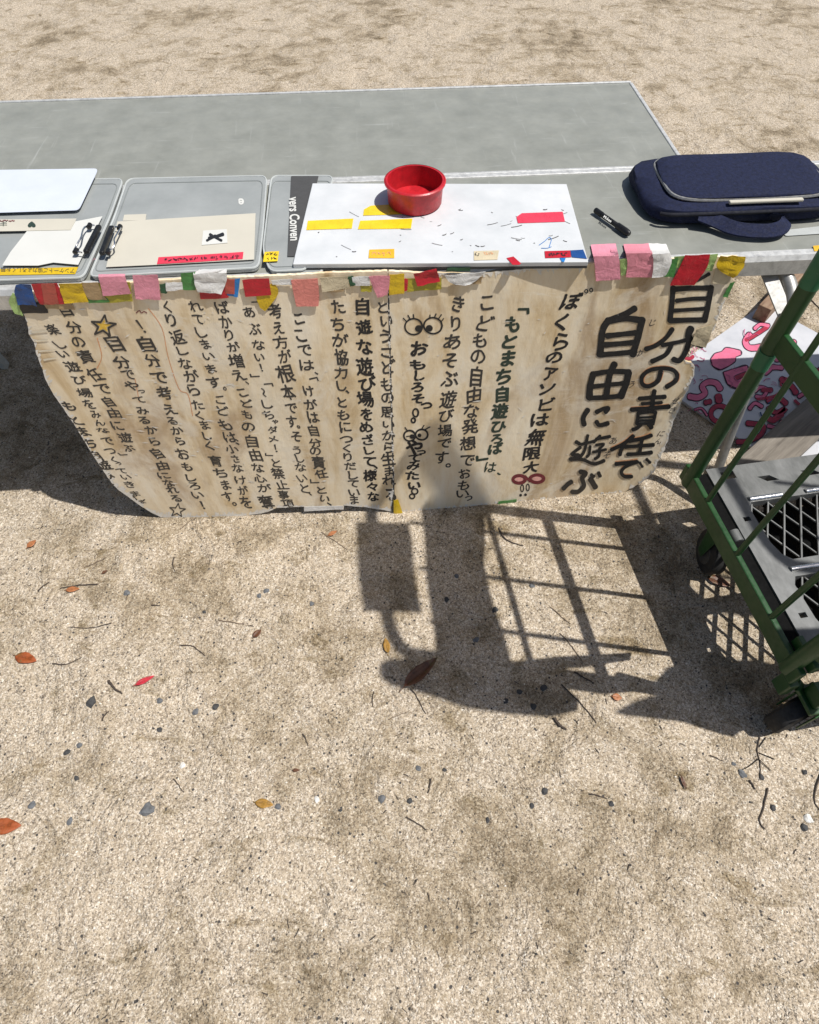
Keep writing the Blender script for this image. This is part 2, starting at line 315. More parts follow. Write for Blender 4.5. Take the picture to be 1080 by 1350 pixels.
for x in (.35, 3.15, 3.8):
    m = MB(); m.tube([(x, DEP-.05, TZ-.02), (x, DEP+.04, .0)], .013, 10); m.build('leg', 'steel', table, smooth=True)
m = MB(); m.tube([(3.85, .04, TZ-.02), (3.85, -.04, .0)], .013, 10); m.build('leg', 'steel', table, smooth=True)

L2 = 3.0; tb = empty('folding_table', t0+TD*(DEP+.011), math.atan2(TA.y, TA.x), 'second bare grey folding table added behind to darken the sand under the cluttered one', 'table')  # added table, blocks the sky so the sand beneath turns darker
m = MB(); m.box((L2/2, .24, TZ-.011), (L2, .468, .018)); m.build('tabletop', 'tabletop', tb, bevel=.002)
m = MB(); m.box((L2/2, .003, TZ-.018), (L2, .010, .038)); m.box((L2/2, .477, TZ-.018), (L2, .010, .038)); m.box((L2-.002, .24, TZ-.018), (.010, .462, .037)); m.build('table_rim', 'alu', tb, bevel=.002)
for x in (.12, L2-.12):
    for y0_, y1_ in ((.06, .05), (.42, .47)):
        m = MB(); m.tube([(x, y0_, TZ-.02), (x, y1_, .0)], .013, 10); m.build('leg', 'steel', tb, smooth=True)

# ------------------------------------------------------------------ message board (two hinged panels leaning on the table rim)
def bp(px, py, z): return W(px, py, z)
def toppt(x): return Vector((x, edge_y(x)-.016, .688))
HALF = [[toppt(-.80), toppt(-.042), W(212, 682, .003), W(520, 674, .003)], [toppt(-.042), toppt(.70), W(520, 674, .003), W(824, 648, .003)]]
NRM = []
for TL, TR, BL, BR in HALF:
    nn = ((BL+BR)/2-(TL+TR)/2).cross((TR+BR)/2-(TL+BL)/2).normalized(); NRM.append(nn if nn.y < 0 else -nn)
def warp(p): return .0018*math.sin(p.x*7.3+1)*math.sin(p.z*6+.4)+.003*noise.noise((p.x*5, p.z*4, 1.7))+.0008*noise.noise((p.x*12, p.z*8, 4.7))
def bil(h, u, v):
    TL, TR, BL, BR = HALF[h]; return (TL*(1-u)+TR*u)*(1-v)+(BL*(1-u)+BR*u)*v
def surf(h, u, v, e=0.):
    p = bil(h, u, v); return p+NRM[h]*(warp(p)+e)
def seam_x(py): return 512+(py-375)*8/299.
def solve(px, py, h=None):
    if h is None: h = 0 if px < seam_x(py) else 1
    u, v = .5, .5
    for _ in range(7):
        x0, y0 = P(bil(h, u, v)); xu, yu = P(bil(h, u+.01, v)); xv, yv = P(bil(h, u, v+.01))
        a, b, c, d = (xu-x0)*100, (xv-x0)*100, (yu-y0)*100, (yv-y0)*100; D = a*d-b*c; ex, ey = px-x0, py-y0
        u += (ex*d-b*ey)/D; v += (a*ey-c*ex)/D
    return h, u, v
def onb(px, py, e=.001, h=None): return surf(*solve(px, py, h), e)
board = empty('message_board', (0, 1.03, 0), 0, 'large stained kraft message board covered in handwritten Japanese leaning against the table', 'sign')
BI = inv_of(board)
OUTL = [(24, 388), (27, 402), (30, 412), (36, 428), (38, 442), (45, 452), (48, 468), (56, 487), (60, 500), (71, 520), (82, 535), (100, 562), (116, 588), (132, 613), (148, 636), (157, 645), (168, 653), (186, 667), (200, 676), (212, 682), (235, 683), (262, 682.5), (290, 682), (322, 680), (345, 677.5), (357, 674), (365, 670), (380, 669), (401, 668.5), (401, 673), (425, 673), (453, 672), (454, 667), (480, 668.5), (500, 671), (516, 673.5)]
OUTL += [(seam_x(y)-.7, y) for y in (640, 600, 560, 520, 480, 440, 400, 380, 358)]+[(440, 360), (350, 364), (250, 367), (150, 373), (80, 379)]
OUTR = [(seam_x(y)+.7, y) for y in (358, 380, 400, 440, 480, 520, 560, 600, 640, 672)]+[(522, 676), (545, 675), (600, 670), (640, 666), (700, 662), (745, 659), (796, 654.5), (824, 648), (840, 639), (851, 632), (856, 627), (863, 620), (866, 612), (869, 606), (876, 592), (880, 582), (886, 562), (888, 555), (894, 543), (900, 528), (906, 517), (911, 505), (915, 494), (916, 483), (912, 478), (904, 476), (901, 471), (905, 463), (914, 457), (924, 450), (936, 443), (943, 430), (948, 415), (953, 402), (958, 390), (964, 374), (970, 355), (973, 338), (900, 340), (850, 343), (790, 346), (770, 349), (740, 351), (700, 354), (660, 357), (632, 361), (600, 360), (560, 361)]
def jag(poly, amp, closed=True):
    out = []
    for i, a in enumerate(poly if closed else poly[:-1]):
        b = poly[(i+1) % len(poly)]; k = max(1, int(math.hypot(b[0]-a[0], b[1]-a[1])/3.2))
        for j in range(k):
            x, y = a[0]+(b[0]-a[0])*j/k, a[1]+(b[1]-a[1])*j/k; q = amp*(noise.noise((x*.19, y*.19, 3))+.7*noise.noise((x*.6, y*.6, 9)))
            out.append((x+q, y+q*.6))
    return out
for h, ol in ((0, jag(OUTL, 1.1)), (1, jag(OUTR, 1.1))):
    uv = [solve(x, y, h)[1:] for x, y in ol]; bm = bmesh.new()
    bm.faces.new([bm.verts.new((u, v, 0)) for u, v in uv])
    for ax in (0, 1):
        for k in range(-8, 110):
            co = Vector((0, 0, 0)); co[ax] = k/80; no = Vector((0, 0, 0)); no[ax] = 1
            bmesh.ops.bisect_plane(bm, geom=bm.verts[:]+bm.edges[:]+bm.faces[:], plane_co=co, plane_no=no)
    bmesh.ops.triangulate(bm, faces=[f for f in bm.faces if len(f.verts) > 4])
    bm.verts.ensure_lookup_table(); bm.verts.index_update(); fr = [surf(h, v.co.x, v.co.y) for v in bm.verts]
    bnd = [(e.verts[0].index, e.verts[1].index) for e in bm.edges if e.is_boundary]; n = len(fr)
    fs = [tuple(v.index for v in f.verts) for f in bm.faces]
    back = [p-NRM[h]*.007 for p in fr]
    allf = fs+[tuple(i+n for i in f[::-1]) for f in fs]+[(a, b, b+n, a+n) for a, b in bnd]
    o = mesh_obj('panel', [BI @ p for p in fr+back], allf, 'kraft', board)
    b2 = bmesh.new(); b2.from_mesh(o.data); bmesh.ops.recalc_face_normals(b2, faces=b2.faces); b2.to_mesh(o.data); b2.free(); bm.free()
# frayed white paper along the worn edges
def patch_px(polys, mat, name, par, e=.0016, k=.0002):
    V = []; F = []
    for i, pl in enumerate(polys):
        h = solve(*pl[0])[0]; b = len(V); V += [BI @ onb(x, y, e+k*(i % 6), h) for x, y in pl]; F.append(list(range(b, b+len(pl))))
    return mesh_obj(name, V, F, mat, par)
fray = []
def frayline(pts, wmin, wmax, side, gap=.25):
    pts = jag(pts, 1.1, False)
    for i in range(0, len(pts)-1):
        a, b = pts[i], pts[i+1]; L = math.hypot(b[0]-a[0], b[1]-a[1])
        if L < .1 or random.random() < gap or L > 8: continue
        nx, ny = -(b[1]-a[1])/L*side, (b[0]-a[0])/L*side
        w0, w1 = [wmin+(wmax-wmin)*random.random()**2.5 for _ in '12']
        fray.append([a, b, (b[0]+nx*w1, b[1]+ny*w1), (a[0]+nx*w0, a[1]+ny*w0)])
frayline(OUTL[2:17], 1.0, 9, -1, .1); frayline(OUTL[15:27], 2.4, 8.5, -1, .04); frayline(OUTL[26:37], 1.4, 7, -1, .06)
frayline(OUTR[9:18], 1.4, 6, -1, .08); frayline(OUTR[17:45], .9, 6.5, -1, .1); frayline(OUTR[51:60], 1.4, 12, -1, .06)
patch_px(fray, 'paper_edge', 'frayed_edge', board, .0004, .00005)['kind'] = 'stuff'
seamq = []
for y in range(384, 668, 3):
    if random.random() < .62:
        x = seam_x(y)+random.uniform(-1.6, 1.6); q = .5+1.7*random.random()**2; seamq.append([(x-q, y), (x+q*.8, y+.4), (x+q*.6, y+3), (x-q*.7, y+2.8)])
patch_px([[p for p in q] for q in seamq], 'paper_edge', 'seam_wear', board, .0008)['kind'] = 'stuff'
patch_px([[(seam_x(y)-.9, y), (seam_x(y)+.9, y), (seam_x(y+9)+.9, y+9), (seam_x(y+9)-.9, y+9)] for y in range(384, 664, 9)], 'board_edge', 'seam_gap', board, .0004, 0)
# old clear tape and peeled patches
clear = [[(440, 408), (470, 404), (472, 440), (446, 452)], [(648, 372), (760, 366), (752, 398), (700, 412), (655, 402)], [(893, 398), (924, 372), (934, 392), (905, 440), (890, 446)], [(610, 404), (660, 398), (656, 416), (620, 424)], [(176, 560), (205, 570), (206, 590), (180, 586)], [(372, 402), (402, 404), (404, 424), (380, 424)]]
scr = []
for i in range(170):
    x = random.choice([random.uniform(60, 880), random.uniform(60, 330)]); y = random.uniform(405, 640)
    if not (60+(y-400)*.42 < x < 930-(y-400)*.3): continue
    L = random.uniform(3, 16)*random.random()+2; a = random.choice([random.uniform(-.15, .2), random.uniform(0, 3.1)]); wd = random.uniform(.35, 1.1)
    dx, dy = math.cos(a)*L, math.sin(a)*L; scr.append([(x, y), (x+dx*.5-wd*.3, y+dy*.5-wd), (x+dx, y+dy), (x+dx*.5+wd*.3, y+dy*.5+wd)])
patch_px(scr, 'paper_edge', 'scuff_marks', board, .0007, .0001)['kind'] = 'stuff'
V = []; F = []
for q in [[(40, 437), (62, 435), (63, 437.5), (42, 440)], [(44, 449), (64, 447), (62, 449.5), (46, 451)], [(50, 462), (76, 460.5), (66, 463), (52, 464.5)], [(57, 473), (74, 471), (75, 472.5), (58, 476)]]:
    b = len(V); V += [BI @ onb(x, y, .0012) for x, y in q]; F.append([b, b+1, b+2, b+3])
mesh_obj('clear_tape_patch', V, F, 'cleartape', board)

def put_glyph(mb, ch, px, py, wd, ht, off, rot=0, e=.0012, jit=1.0):
    if ch in '、。': wd, ht = wd, ht
    vs, fs, _a = glyph(ch, 0); h, u, v = solve(px, py)
    x0, y0 = P(bil(h, u, v)); xu, yu = P(bil(h, u+.01, v)); xv, yv = P(bil(h, u, v+.01))
    ku = .01/math.hypot(xu-x0, yu-y0); kv = .01/math.hypot(xv-x0, yv-y0)
    if ch in '、。！!・」「〜っゃょ♥' or len(ch) > 1:
        xs = [a for a, _ in vs]; ys = [b for _, b in vs]; cx, cy = (min(xs)+max(xs))/2, (min(ys)+max(ys))/2
    else: cx, cy = .5, .36
    r = rot+random.gauss(0, .07)*jit; sx = 1+random.gauss(0, .06)*jit; sy = 1+random.gauss(0, .06)*jit; sh = random.gauss(-.03, .07)*jit; sd = random.random()*99
    e = .0004; pos = []
    for a, b in vs:
        a -= cx; b -= cy
        a, b = a+.085*jit*noise.noise((a*1.7, b*1.7, sd))+.03*jit*noise.noise((a*5, b*5, sd)), b+.085*jit*noise.noise((a*1.7+7, b*1.7, sd+5))+.03*jit*noise.noise((a*5, b*5, sd+9))
        a, b = a*math.cos(r)-b*math.sin(r), a*math.sin(r)+b*math.cos(r); a = a*sx+sh*b; b *= sy
        pos.append((a, b))
    for k in range(7 if off > .005 else 1):        # passes of a round pen tip thicken the stroke
        dx, dy = (0, 0) if k == 0 else (off*math.cos(k*1.0472), off*math.sin(k*1.0472))
        mb.add([BI @ surf(h, u+(a+dx)*wd*ku, v-(b+dy)*ht*kv, e+.00002*k) for a, b in pos], fs)
def column(text, w, h, off, mat, name='lettering', e=.0012):
    mb = MB()
    tk = [(q[0], *[float(z) for z in q[1:].split(',')]) for q in text.split()]
    for i, q in enumerate(tk):
        ch, x, y = q[:3]; s = q[3] if len(q) > 3 else 1
        nb = [math.hypot(tk[k][1]-x, tk[k][2]-y) for k in (i-1, i+1) if 0 <= k < len(tk) and tk[k][0] not in '、。' and ch not in '、。']
        sp = (.35*min(nb)+.65*sum(nb)/len(nb)) if nb else h; hh = min(max(.98*sp, .64*h), 1.06*h)*s; ww = w*s*(.52+.46*hh/(h*s))
        if ch in 'っゃょ': hh *= .8; ww *= .8
        if ch in '、。': hh, ww = h*.8, w*.8
        rot = -math.pi/2 if ch in '「」〜' else 0
        put_glyph(mb, ch, x, y, ww, hh, off*1.25, rot, e)
    return mesh_obj(name, mb.v, mb.f, mat, board)
column('楽69,435 し78,455 い83,467 遊96,484 び104,501 場112,518 を118,533 み126,546 ん131,557 な136,567 で142,581 つ146,594 く152,606 っ157,611,.8 て161,620 い166,628 き171,638 ま178,650 し183,657 ょ188,661,.9', 19, 17, .016, 'ink')
column('も91,535 と100,554 ま110,569 ち119,584 自127,600 遊137,613 ひ143,627 ろ149,640 ば156,650', 19, 16, .024, 'ink')
column('自86,409 分98,432 の103,451 責113,471 任126,495 で136,513 自143,530 由151,545 に154,561 遊165,577 ぶ170,591 」162,598', 21, 19, .016, 'ink')
column('自151,453,1.25 分161,478 で169,494 や174,509 っ187,516,.9 て184,527 み187,541 る190,554 か199,567 ら203,582 自207,598 由215,614 に216,627 な222,637 れ227,646 る232,657', 21, 19, .018, 'ink')
column('！186,430 自193,454,1.25 分202,476 で210,498 考217,519 え224,540 る227,555 か233,568 ら237,582 お241,599 も247,616 し251,630 ろ257,641 い260,653 ！267,666', 21, 19, .018, 'ink')
column('く221,404 り226,422 返235,444 し240,462 な244,479 が252,496 ら255,514 た261,534 く263,548 ま270,561 し272,575 く277,588 育284,608 ち291,624 ま297,640 す300,655 。310,665', 20, 19, .016, 'ink')
column('れ258,403 て262,420 し265,438 ま271,453 い275,469 ま278,486 す282,504 。297,512 こ290,527 ど293,542 も297,560 は303,577 、313,585 小306,592 さ311,605 な313,617 け317,633 が320,647 を325,663', 19, 18, .016, 'ink')
column('ば293,405 か298,424 り302,441 が308,457 増312,475 え315,494 、326,504 こ320,517 ど325,532 も326,547 の328,563 自332,582 由337,600 な340,617 心343,631 が348,644 奪352,663', 20, 19, .016, 'ink')
column('「338,399 あ329,411 ぶ336,433 な341,454 い342,470 ！345,484 」336,494 「355,507 〜348,517 し351,533 ち354,547 ゃ363,556 ダ360,567 メ360,579 ！364,591 」355,599 と364,611 禁367,625 止372,640 事374,653 項380,665', 19, 18, .016, 'ink')
column('考363,410 え367,432 方371,451 が376,470 根377,492,1.1 本380,517 で384,538 す385,556 。394,563 そ391,576 う392,594 し394,605 な396,617 い398,631 と402,645 、409,652', 20, 20, .016, 'ink')
column('こ394,420 こ396,442 で402,461 は404,481 、417,491 「414,500 け407,515 が410,533 は413,550 自414,568 分416,584 の416,595 責420,611 任424,626 」415,635 と424,647 い428,658 、434,665', 20, 19, .018, 'ink')
column('た446,405 ち446,428 が448,449 協450,471,1.1 力450,491 し449,508 、458,516 と451,530 も453,547 に455,563 つ457,579 く458,591 り459,603 だ462,615 し464,627 て466,638 い467,650 ま467,660', 21, 19, .020, 'ink')
column('自478,405 遊480,432 な481,458 遊481,484 び484,506 場482,526 を484,546 め483,563 ざ485,580 し486,594 て487,608 、495,615 様488,627 々491,642 な492,655', 23, 21, .026, 'black')
column('と505,406 い509,424 う509,444 こ510,465 ど511,484 も510,507 の511,524 思511,543 い512,559 か512,574 ら512,590 生512,606 ま513,621 れ513,634 る515,652', 20, 19, .020, 'ink')
column('お552,460 も551,481 し552,495 ろ551,510 そ551,525 っ562,534 や546,590 っ556,596 て547,604 み545,614 た544,627 い546,640', 24, 19, .034, 'black')
column('き604,402 り601,427 あ596,451 そ594,476 ぶ593,500 遊591,527 び588,548 場587,568 で586,584 す582,603 。590,613', 23, 22, .018, 'ink')
column('こ642,399 ど638,427 も633,449 の631,470 自628,497 由625,521 な621,542 発620,562 想617,584 で616,606 お612,624 も611,639 い609,650 っ618,656', 23, 22, .018, 'ink')
column('「690,410 も676,428 と671,451 ま669,473 ち664,497 自662,520 遊659,542 ひ657,562 ろ655,578 ば653,591 」636,603', 25, 24, .036, 'green_ink')
column('は646,615 、658,624', 20, 17, .012, 'green_ink')
column('ぼ752,398 く741,425 ら739,451 の731,471 ア725,493 ソ721,513 ビ720,534 は712,554 無707,577 限701,598 大700,616', 27, 25, .026, 'black')
column('じ860,425 ゆ842,466 う833,507 せ891,529 き887,541 に872,572 ん868,582 あ809,581 そ801,600', 12, 11, .004, 'fine_ink')
# brush-like strokes of the heading, traced stroke by stroke
def strokes(lst, mat, name, e=.0012, sc_=3.858, ox=700, oy=340, par=board, k=5):
    mb = MB()
    for i, (pts, wd) in enumerate(lst):
        p2 = [(ox+x/sc_, oy+y/sc_) for x, y in pts]; vs, fs = ribbon(p2, wd/sc_*1.16, k); e_ = e*.45
        h = solve(*p2[len(p2)//2])[0]
        mb.add([BI @ onb(x, y, e_+.00003*i, h) for x, y in vs], fs)
    return mesh_obj(name, mb.v, mb.f, mat, par)
T1 = [([(722, 150), (715, 240), (706, 318)], 26), ([(735, 158), (820, 152), (915, 152)], 25), ([(915, 148), (900, 240), (882, 318)], 27), ([(708, 318), (800, 314), (885, 314)], 26), ([(740, 216), (820, 206), (893, 205)], 20), ([(728, 266), (820, 260), (892, 256)], 19), ([(845, 112), (875, 98), (905, 80)], 16),
      ([(718, 360), (690, 400), (640, 440), (585, 462)], 22), ([(812, 358), (800, 395), (822, 425), (868, 440)], 34), ([(668, 442), (740, 428), (800, 414)], 20), ([(805, 415), (785, 480), (755, 520), (725, 515)], 26), ([(712, 445), (685, 490), (615, 525)], 22),
      ([(660, 575), (645, 625), (600, 652), (568, 642), (565, 605), (600, 572), (660, 560), (715, 566), (742, 590), (735, 625), (690, 655)], 21),
      ([(552, 716), (620, 710), (682, 706)], 20), ([(565, 742), (620, 738), (665, 735)], 15), ([(512, 772), (610, 764), (702, 756)], 21), ([(628, 676), (620, 720), (617, 768)], 22), ([(546, 790), (543, 815), (538, 842)], 16), ([(548, 790), (595, 784), (634, 784)], 16), ([(634, 784), (628, 815), (620, 845)], 16), ([(552, 812), (620, 808)], 11), ([(550, 828), (618, 826)], 11), ([(540, 845), (622, 840)], 13), ([(560, 848), (540, 865), (518, 872)], 17), ([(600, 846), (612, 862)], 22),
      ([(520, 905), (470, 945), (410, 975)], 18), ([(478, 942), (462, 970), (452, 1000)], 18), ([(612, 902), (560, 920), (500, 930)], 18), ([(480, 960), (550, 955), (622, 950)], 18), ([(565, 920), (558, 960), (552, 995)], 18), ([(492, 998), (550, 995), (612, 988)], 18),
      ([(432, 1048), (490, 1042), (545, 1034), (490, 1055), (460, 1085), (475, 1110), (512, 1110)], 17), ([(553, 1040), (566, 1060)], 13), ([(588, 1022), (604, 1038)], 15)]
T2 = [([(528, 256), (480, 285), (400, 318)], 30), ([(395, 318), (365, 370), (352, 492)], 32), ([(395, 322), (480, 308), (562, 316)], 30), ([(565, 312), (545, 400), (518, 492)], 32), ([(388, 396), (460, 388), (530, 380)], 26), ([(375, 442), (450, 436), (520, 430)], 26), ([(352, 492), (440, 486), (518, 478)], 26),
      ([(318, 590), (302, 650), (298, 712)], 32), ([(315, 592), (400, 578), (500, 580)], 26), ([(496, 585), (485, 640), (458, 705)], 32), ([(425, 540), (400, 600), (383, 705)], 30), ([(318, 655), (400, 645), (472, 638)], 22), ([(298, 714), (380, 710), (460, 702)], 24),
      ([(290, 775), (268, 815), (272, 850)], 24), ([(335, 785), (370, 768), (395, 765), (380, 785)], 20), ([(335, 835), (350, 852), (392, 842)], 22),
      ([(232, 938), (246, 946)], 18), ([(252, 965), (208, 1000), (246, 1002), (205, 1028)], 15), ([(200, 1024), (262, 1026), (320, 1048), (372, 1032)], 17), ([(290, 905), (284, 932)], 15), ([(256, 950), (318, 934)], 14), ([(282, 946), (272, 985), (252, 1012)], 14), ([(302, 958), (296, 1000), (284, 1012)], 13), ([(352, 906), (320, 938)], 14), ([(332, 922), (402, 908)], 15), ([(332, 952), (372, 946), (348, 972)], 12), ([(350, 968), (346, 1008), (326, 1022)], 14), ([(316, 988), (382, 974)], 13),
      ([(252, 1088), (280, 1096), (262, 1122), (270, 1160), (242, 1190), (210, 1192)], 22), ([(206, 1140), (190, 1150), (166, 1174)], 22), ([(305, 1128), (328, 1166)], 26), ([(308, 1104), (320, 1112)], 17), ([(344, 1094), (352, 1110)], 18)]
strokes(T1, 'black', 'heading_lettering', .0016); strokes(T2, 'black', 'heading_lettering', .0016)
HALO = [([(x-1, y-12) for x, y in p], 4) for p, w_ in (T1[7], T1[8], T1[12], T1[15], T1[25], T1[27], T1[31])]+[([(x+14, y+2) for x, y in p], 4) for p, w_ in (T1[10], T1[12])]
strokes(HALO, 'orange_ink', 'heading_halo', .0008)
strokes([([(x-14, y-6) for x, y in p], 3) for p, w_ in (T2[1], T2[2], T2[7], T2[8], T2[11])], 'yel_ink', 'heading_halo', .0008)
def circ(cx, cy, rx, ry, n=12, a0=0, a1=2*math.pi): return [(cx+rx*math.cos(a0+(a1-a0)*i/n), cy+ry*math.sin(a0+(a1-a0)*i/n)) for i in range(n+1)]
px = dict(sc_=1, ox=0, oy=0)
eyes = [(circ(545.5, 431, 11.5, 10.5), 2.1), (circ(571, 429.5, 12, 10.5), 2.1), (circ(552, 433.5, 2.4, 2.0, 8), 4.6), (circ(566, 433, 2.2, 2.0, 8), 4.6), ([(541, 421), (538, 416)], 1.5), ([(546, 420), (545, 415)], 1.5), ([(536, 424), (532, 420)], 1.5), ([(573, 419), (575, 414)], 1.5), ([(578, 421), (582, 415)], 1.5), ([(567, 420), (567, 415.5)], 1.4), ([(582, 424), (585, 420)], 1.4),
        (circ(540, 574, 7.5, 7), 2.2), (circ(556, 572.5, 8, 7), 2.2), (circ(543, 575, 1.5, 1.5, 6), 3), (circ(553, 573.5, 1.2, 1.2, 6), 2.6), ([(560, 566), (567, 562)], 1.5), ([(556, 565), (559, 560)], 1.4), ([(537, 567), (534, 563)], 1.4), ([(536, 575), (548, 573)], 1.2),
        (circ(548, 543.5, 3.6, 5.2, 10), 2.1), (circ(545, 553.5, 2.6, 3, 8), 2.1), (circ(547, 647.5, 4, 3.6, 10), 1.8), (circ(543.5, 654, 3.3, 3, 8), 1.8)]
strokes(eyes[:11], 'black', 'eye_doodle', .0013, k=3, **px); strokes(eyes[11:18], 'black', 'eye_doodle', .0013, k=3, **px); strokes(eyes[18:20], 'black', 'exclamation_doodle', .0013, k=3, **px); strokes(eyes[20:], 'black', 'exclamation_doodle', .0013, k=3, **px)
def star(cx, cy, r, lean=0): 
    q = [(cx+r*math.sin(2*math.pi*i*2/5), cy-r*.92*math.cos(2*math.pi*i*2/5)) for i in range(5)]
    return q
def starlines(cx, cy, r, wd):
    q = [(cx+(r if i % 2 == 0 else r*.42)*math.sin(math.pi*i/5+.1), cy-(r if i % 2 == 0 else r*.42)*.85*math.cos(math.pi*i/5+.1)) for i in range(10)]
    return [([q[i], q[(i+1) % 10]], wd) for i in range(10)], q
sl1, q1 = starlines(136.5, 430, 17, 2.4); sl2, q2 = starlines(234, 673, 11, 1.3)
patch_px([[( 136.5+(x-136.5)*.62, 430+(y-430)*.62) for x, y in q1]], 'yel_ink', 'star_fill', board, .0003)
strokes(sl1, 'ink', 'star_doodle', .0013, k=2, **px); strokes(sl2, 'ink', 'star_doodle', .0013, k=2, **px)
strokes([([(180, 412), (184, 409), (187, 412), (190, 410), (194, 412)], 1.1)], 'red_ink', 'red_squiggle', .0013, **px)
patch_px([circ(684.5, 631.5, 5.5, 3.0, 14)[:-1], circ(708, 631, 6, 3.0, 14)[:-1]], 'pink_ink', 'infinity_fill', board, .0003)
strokes([(circ(684.5, 631.5, 8.2, 5.0, 14), 4.0), (circ(708, 631, 9.0, 5.0, 14), 4.0), ([(692, 628), (699, 634)], 3.6)], 'red_ink', 'infinity_sign', .0012, **px)
strokes([(circ(688.5, 643.5, 2.0, 4.6, 8), 1.2), (circ(696, 642.5, 2.0, 4.6, 8), 1.2), (circ(686.5, 652.8, 1, 1, 6), 1.6), (circ(693, 652.2, 1, 1, 6), 1.6), (circ(773, 384, 2.0, 2.4, 8), 1.3), (circ(779.5, 382.5, 2.0, 2.4, 8), 1.3)], 'black', 'exclamation_doodle', .0012, **px)
strokes([([(196, 406), (214, 432), (222, 470), (236, 512), (248, 520), (254, 548)], 1.0), ([(128, 446), (134, 470), (128, 486)], 1.2), ([(178, 500), (184, 530)], .9)], 'orange_ink', 'water_stain', .0007, **px)

# ------------------------------------------------------------------ coloured tape strips over the board's top
def table_line(px_): return 368-46*px_/1075.
def tape(L, Rr, color, label, e=.004, K=10, Mx=5, wr=.0022, name='tape_strip', group='coloured tape strips along the top of the board', cat='tape'):
    """L, Rr: left and right outline from top to bottom, in photo pixels; lies on the table, folds over the rim and down the board."""
    Ls, Rs = spline([(x, y, 0) for x, y in L], max(2, K//(len(L)-1))), spline([(x, y, 0) for x, y in Rr], max(2, K//(len(Rr)-1)))
    n = min(len(Ls), len(Rs)); Ls = [Ls[round(i*(len(Ls)-1)/(n-1))] for i in range(n)]; Rs = [Rs[round(i*(len(Rs)-1)/(n-1))] for i in range(n)]
    sd = random.random()*50; top = []; e = .0012+e*.5; wr *= .6
    for i in range(n):
        for j in range(Mx):
            f = j/(Mx-1); p = Ls[i].lerp(Rs[i], f); x, y = p.x, p.y
            if i in (0, n-1): y += random.uniform(-.5, .5)
            dz = wr*(.5+noise.noise((x*.11, y*.11, sd)))+wr*.5*noise.noise((x*.33, y*.33, sd+3))
            if y < table_line(x)-1: q = W(x, y, TZ+.0022+e*.25); q.z += max(0, dz)*.5; nr = Vector((0, 0, 1))
            else:
                h, u, v = solve(x, y); q = surf(h, u, v, e+max(dz, -e*.6)); nr = NRM[h]
            top.append((q, nr))
    vs = [q for q, _ in top]+[q-nr*.0006 for q, nr in top]; N = len(top); fs = []
    for i in range(n-1):
        for j in range(Mx-1):
            a = i*Mx+j; fs += [(a, a+Mx, a+Mx+1, a+1), (N+a, N+a+1, N+a+Mx+1, N+a+Mx)]
    ring = [j for j in range(Mx)]+[i*Mx+Mx-1 for i in range(1, n)]+[(n-1)*Mx+j for j in range(Mx-2, -1, -1)]+[i*Mx for i in range(n-2, 0, -1)]
    fs += [(ring[i], ring[(i+1) % len(ring)], N+ring[(i+1) % len(ring)], N+ring[i]) for i in range(len(ring))]
    ctr = sum(vs, Vector())/len(vs)
    o = mesh_obj(name, [v-ctr for v in vs], fs, 't_'+color, None, True); o.location = ctr
    b2 = bmesh.new(); b2.from_mesh(o.data); bmesh.ops.recalc_face_normals(b2, faces=b2.faces); b2.to_mesh(o.data); b2.free()
    o.data.set_sharp_from_angle(angle=R(50))
    return tag(o, label, cat, group)
tape([(17, 386), (12, 398), (20, 413)], [(28, 390), (26, 402), (31, 416)], 'ltgreen', 'pale green tape at the upper left corner of the message board', .002)
tape([(25, 398), (28, 413)], [(60, 398), (64, 412)], 'black', 'black tape scrap under the blue tape at the left corner', .002)
tape([(22, 374), (20, 384), (25, 400)], [(42, 373), (45, 388), (50, 402)], 'blue', 'crumpled blue tape near the left corner of the board', .006, wr=.005)
tape([(58, 400), (62, 406)], [(92, 396), (100, 408)], 'kraft', 'brown paper tape scrap below the yellow tape at left', .002)
tape([(42, 373), (48, 390), (54, 401)], [(76, 372), (84, 390), (86, 400)], 'red', 'red tape under a brownish strip left of the yellow tape', .0045)
tape([(55, 373), (60, 400)], [(73, 372), (79, 400)], 'brick', 'brownish red strip stuck on top of the red tape at left', .0065)
tape([(78, 372), (82, 386), (86, 398)], [(109, 371), (112, 384), (118, 396)], 'yellow', 'wrinkled yellow tape right of the red tape at the left end', .0055, wr=.005)
tape([(108, 371), (112, 384), (118, 394)], [(130, 371), (134, 382), (142, 394)], 'kraft', 'brown kraft tape between the two yellow tapes at left', .0045)
tape([(112, 392), (118, 399)], [(140, 389), (146, 397)], 'green', 'thin green tape sliver under the brown kraft tape', .003)
tape([(129, 372), (140, 398)], [(172, 370), (176, 396)], 'olive', 'olive yellow tape below the tall pink tape at left', .003)
tape([(125, 341), (131, 363), (137, 388)], [(160, 340), (166, 362), (174, 385)], 'pink', 'tall pink tape reaching onto the table below the right hand clip', .0075, K=16)
tape([(176, 361), (180, 392)], [(209, 360), (213, 393)], 'pink', 'pink tape with a frayed yellowish lower edge beside the tall pink tape', .0065)
tape([(211, 373), (213, 385)], [(221, 372), (221, 385)], 'dkgreen', 'small dark green tape piece right of the second pink tape', .003)
tape([(219, 371), (220, 382)], [(241, 370), (242, 380)], 'white', 'small white tape left of the green tape at left', .0045)
tape([(239, 358), (241, 380)], [(258, 357), (259, 380)], 'green', 'bright green tape left of the crumpled white tape', .006)
tape([(262, 372), (265, 393)], [(300, 364), (302, 391)], 'red', 'red tape partly hidden by crumpled white tape', .004)
tape([(256, 356), (258, 370), (262, 382)], [(299, 352), (300, 366), (293, 384)], 'white', 'crumpled white tape folded over the red tape', .009, wr=.008)
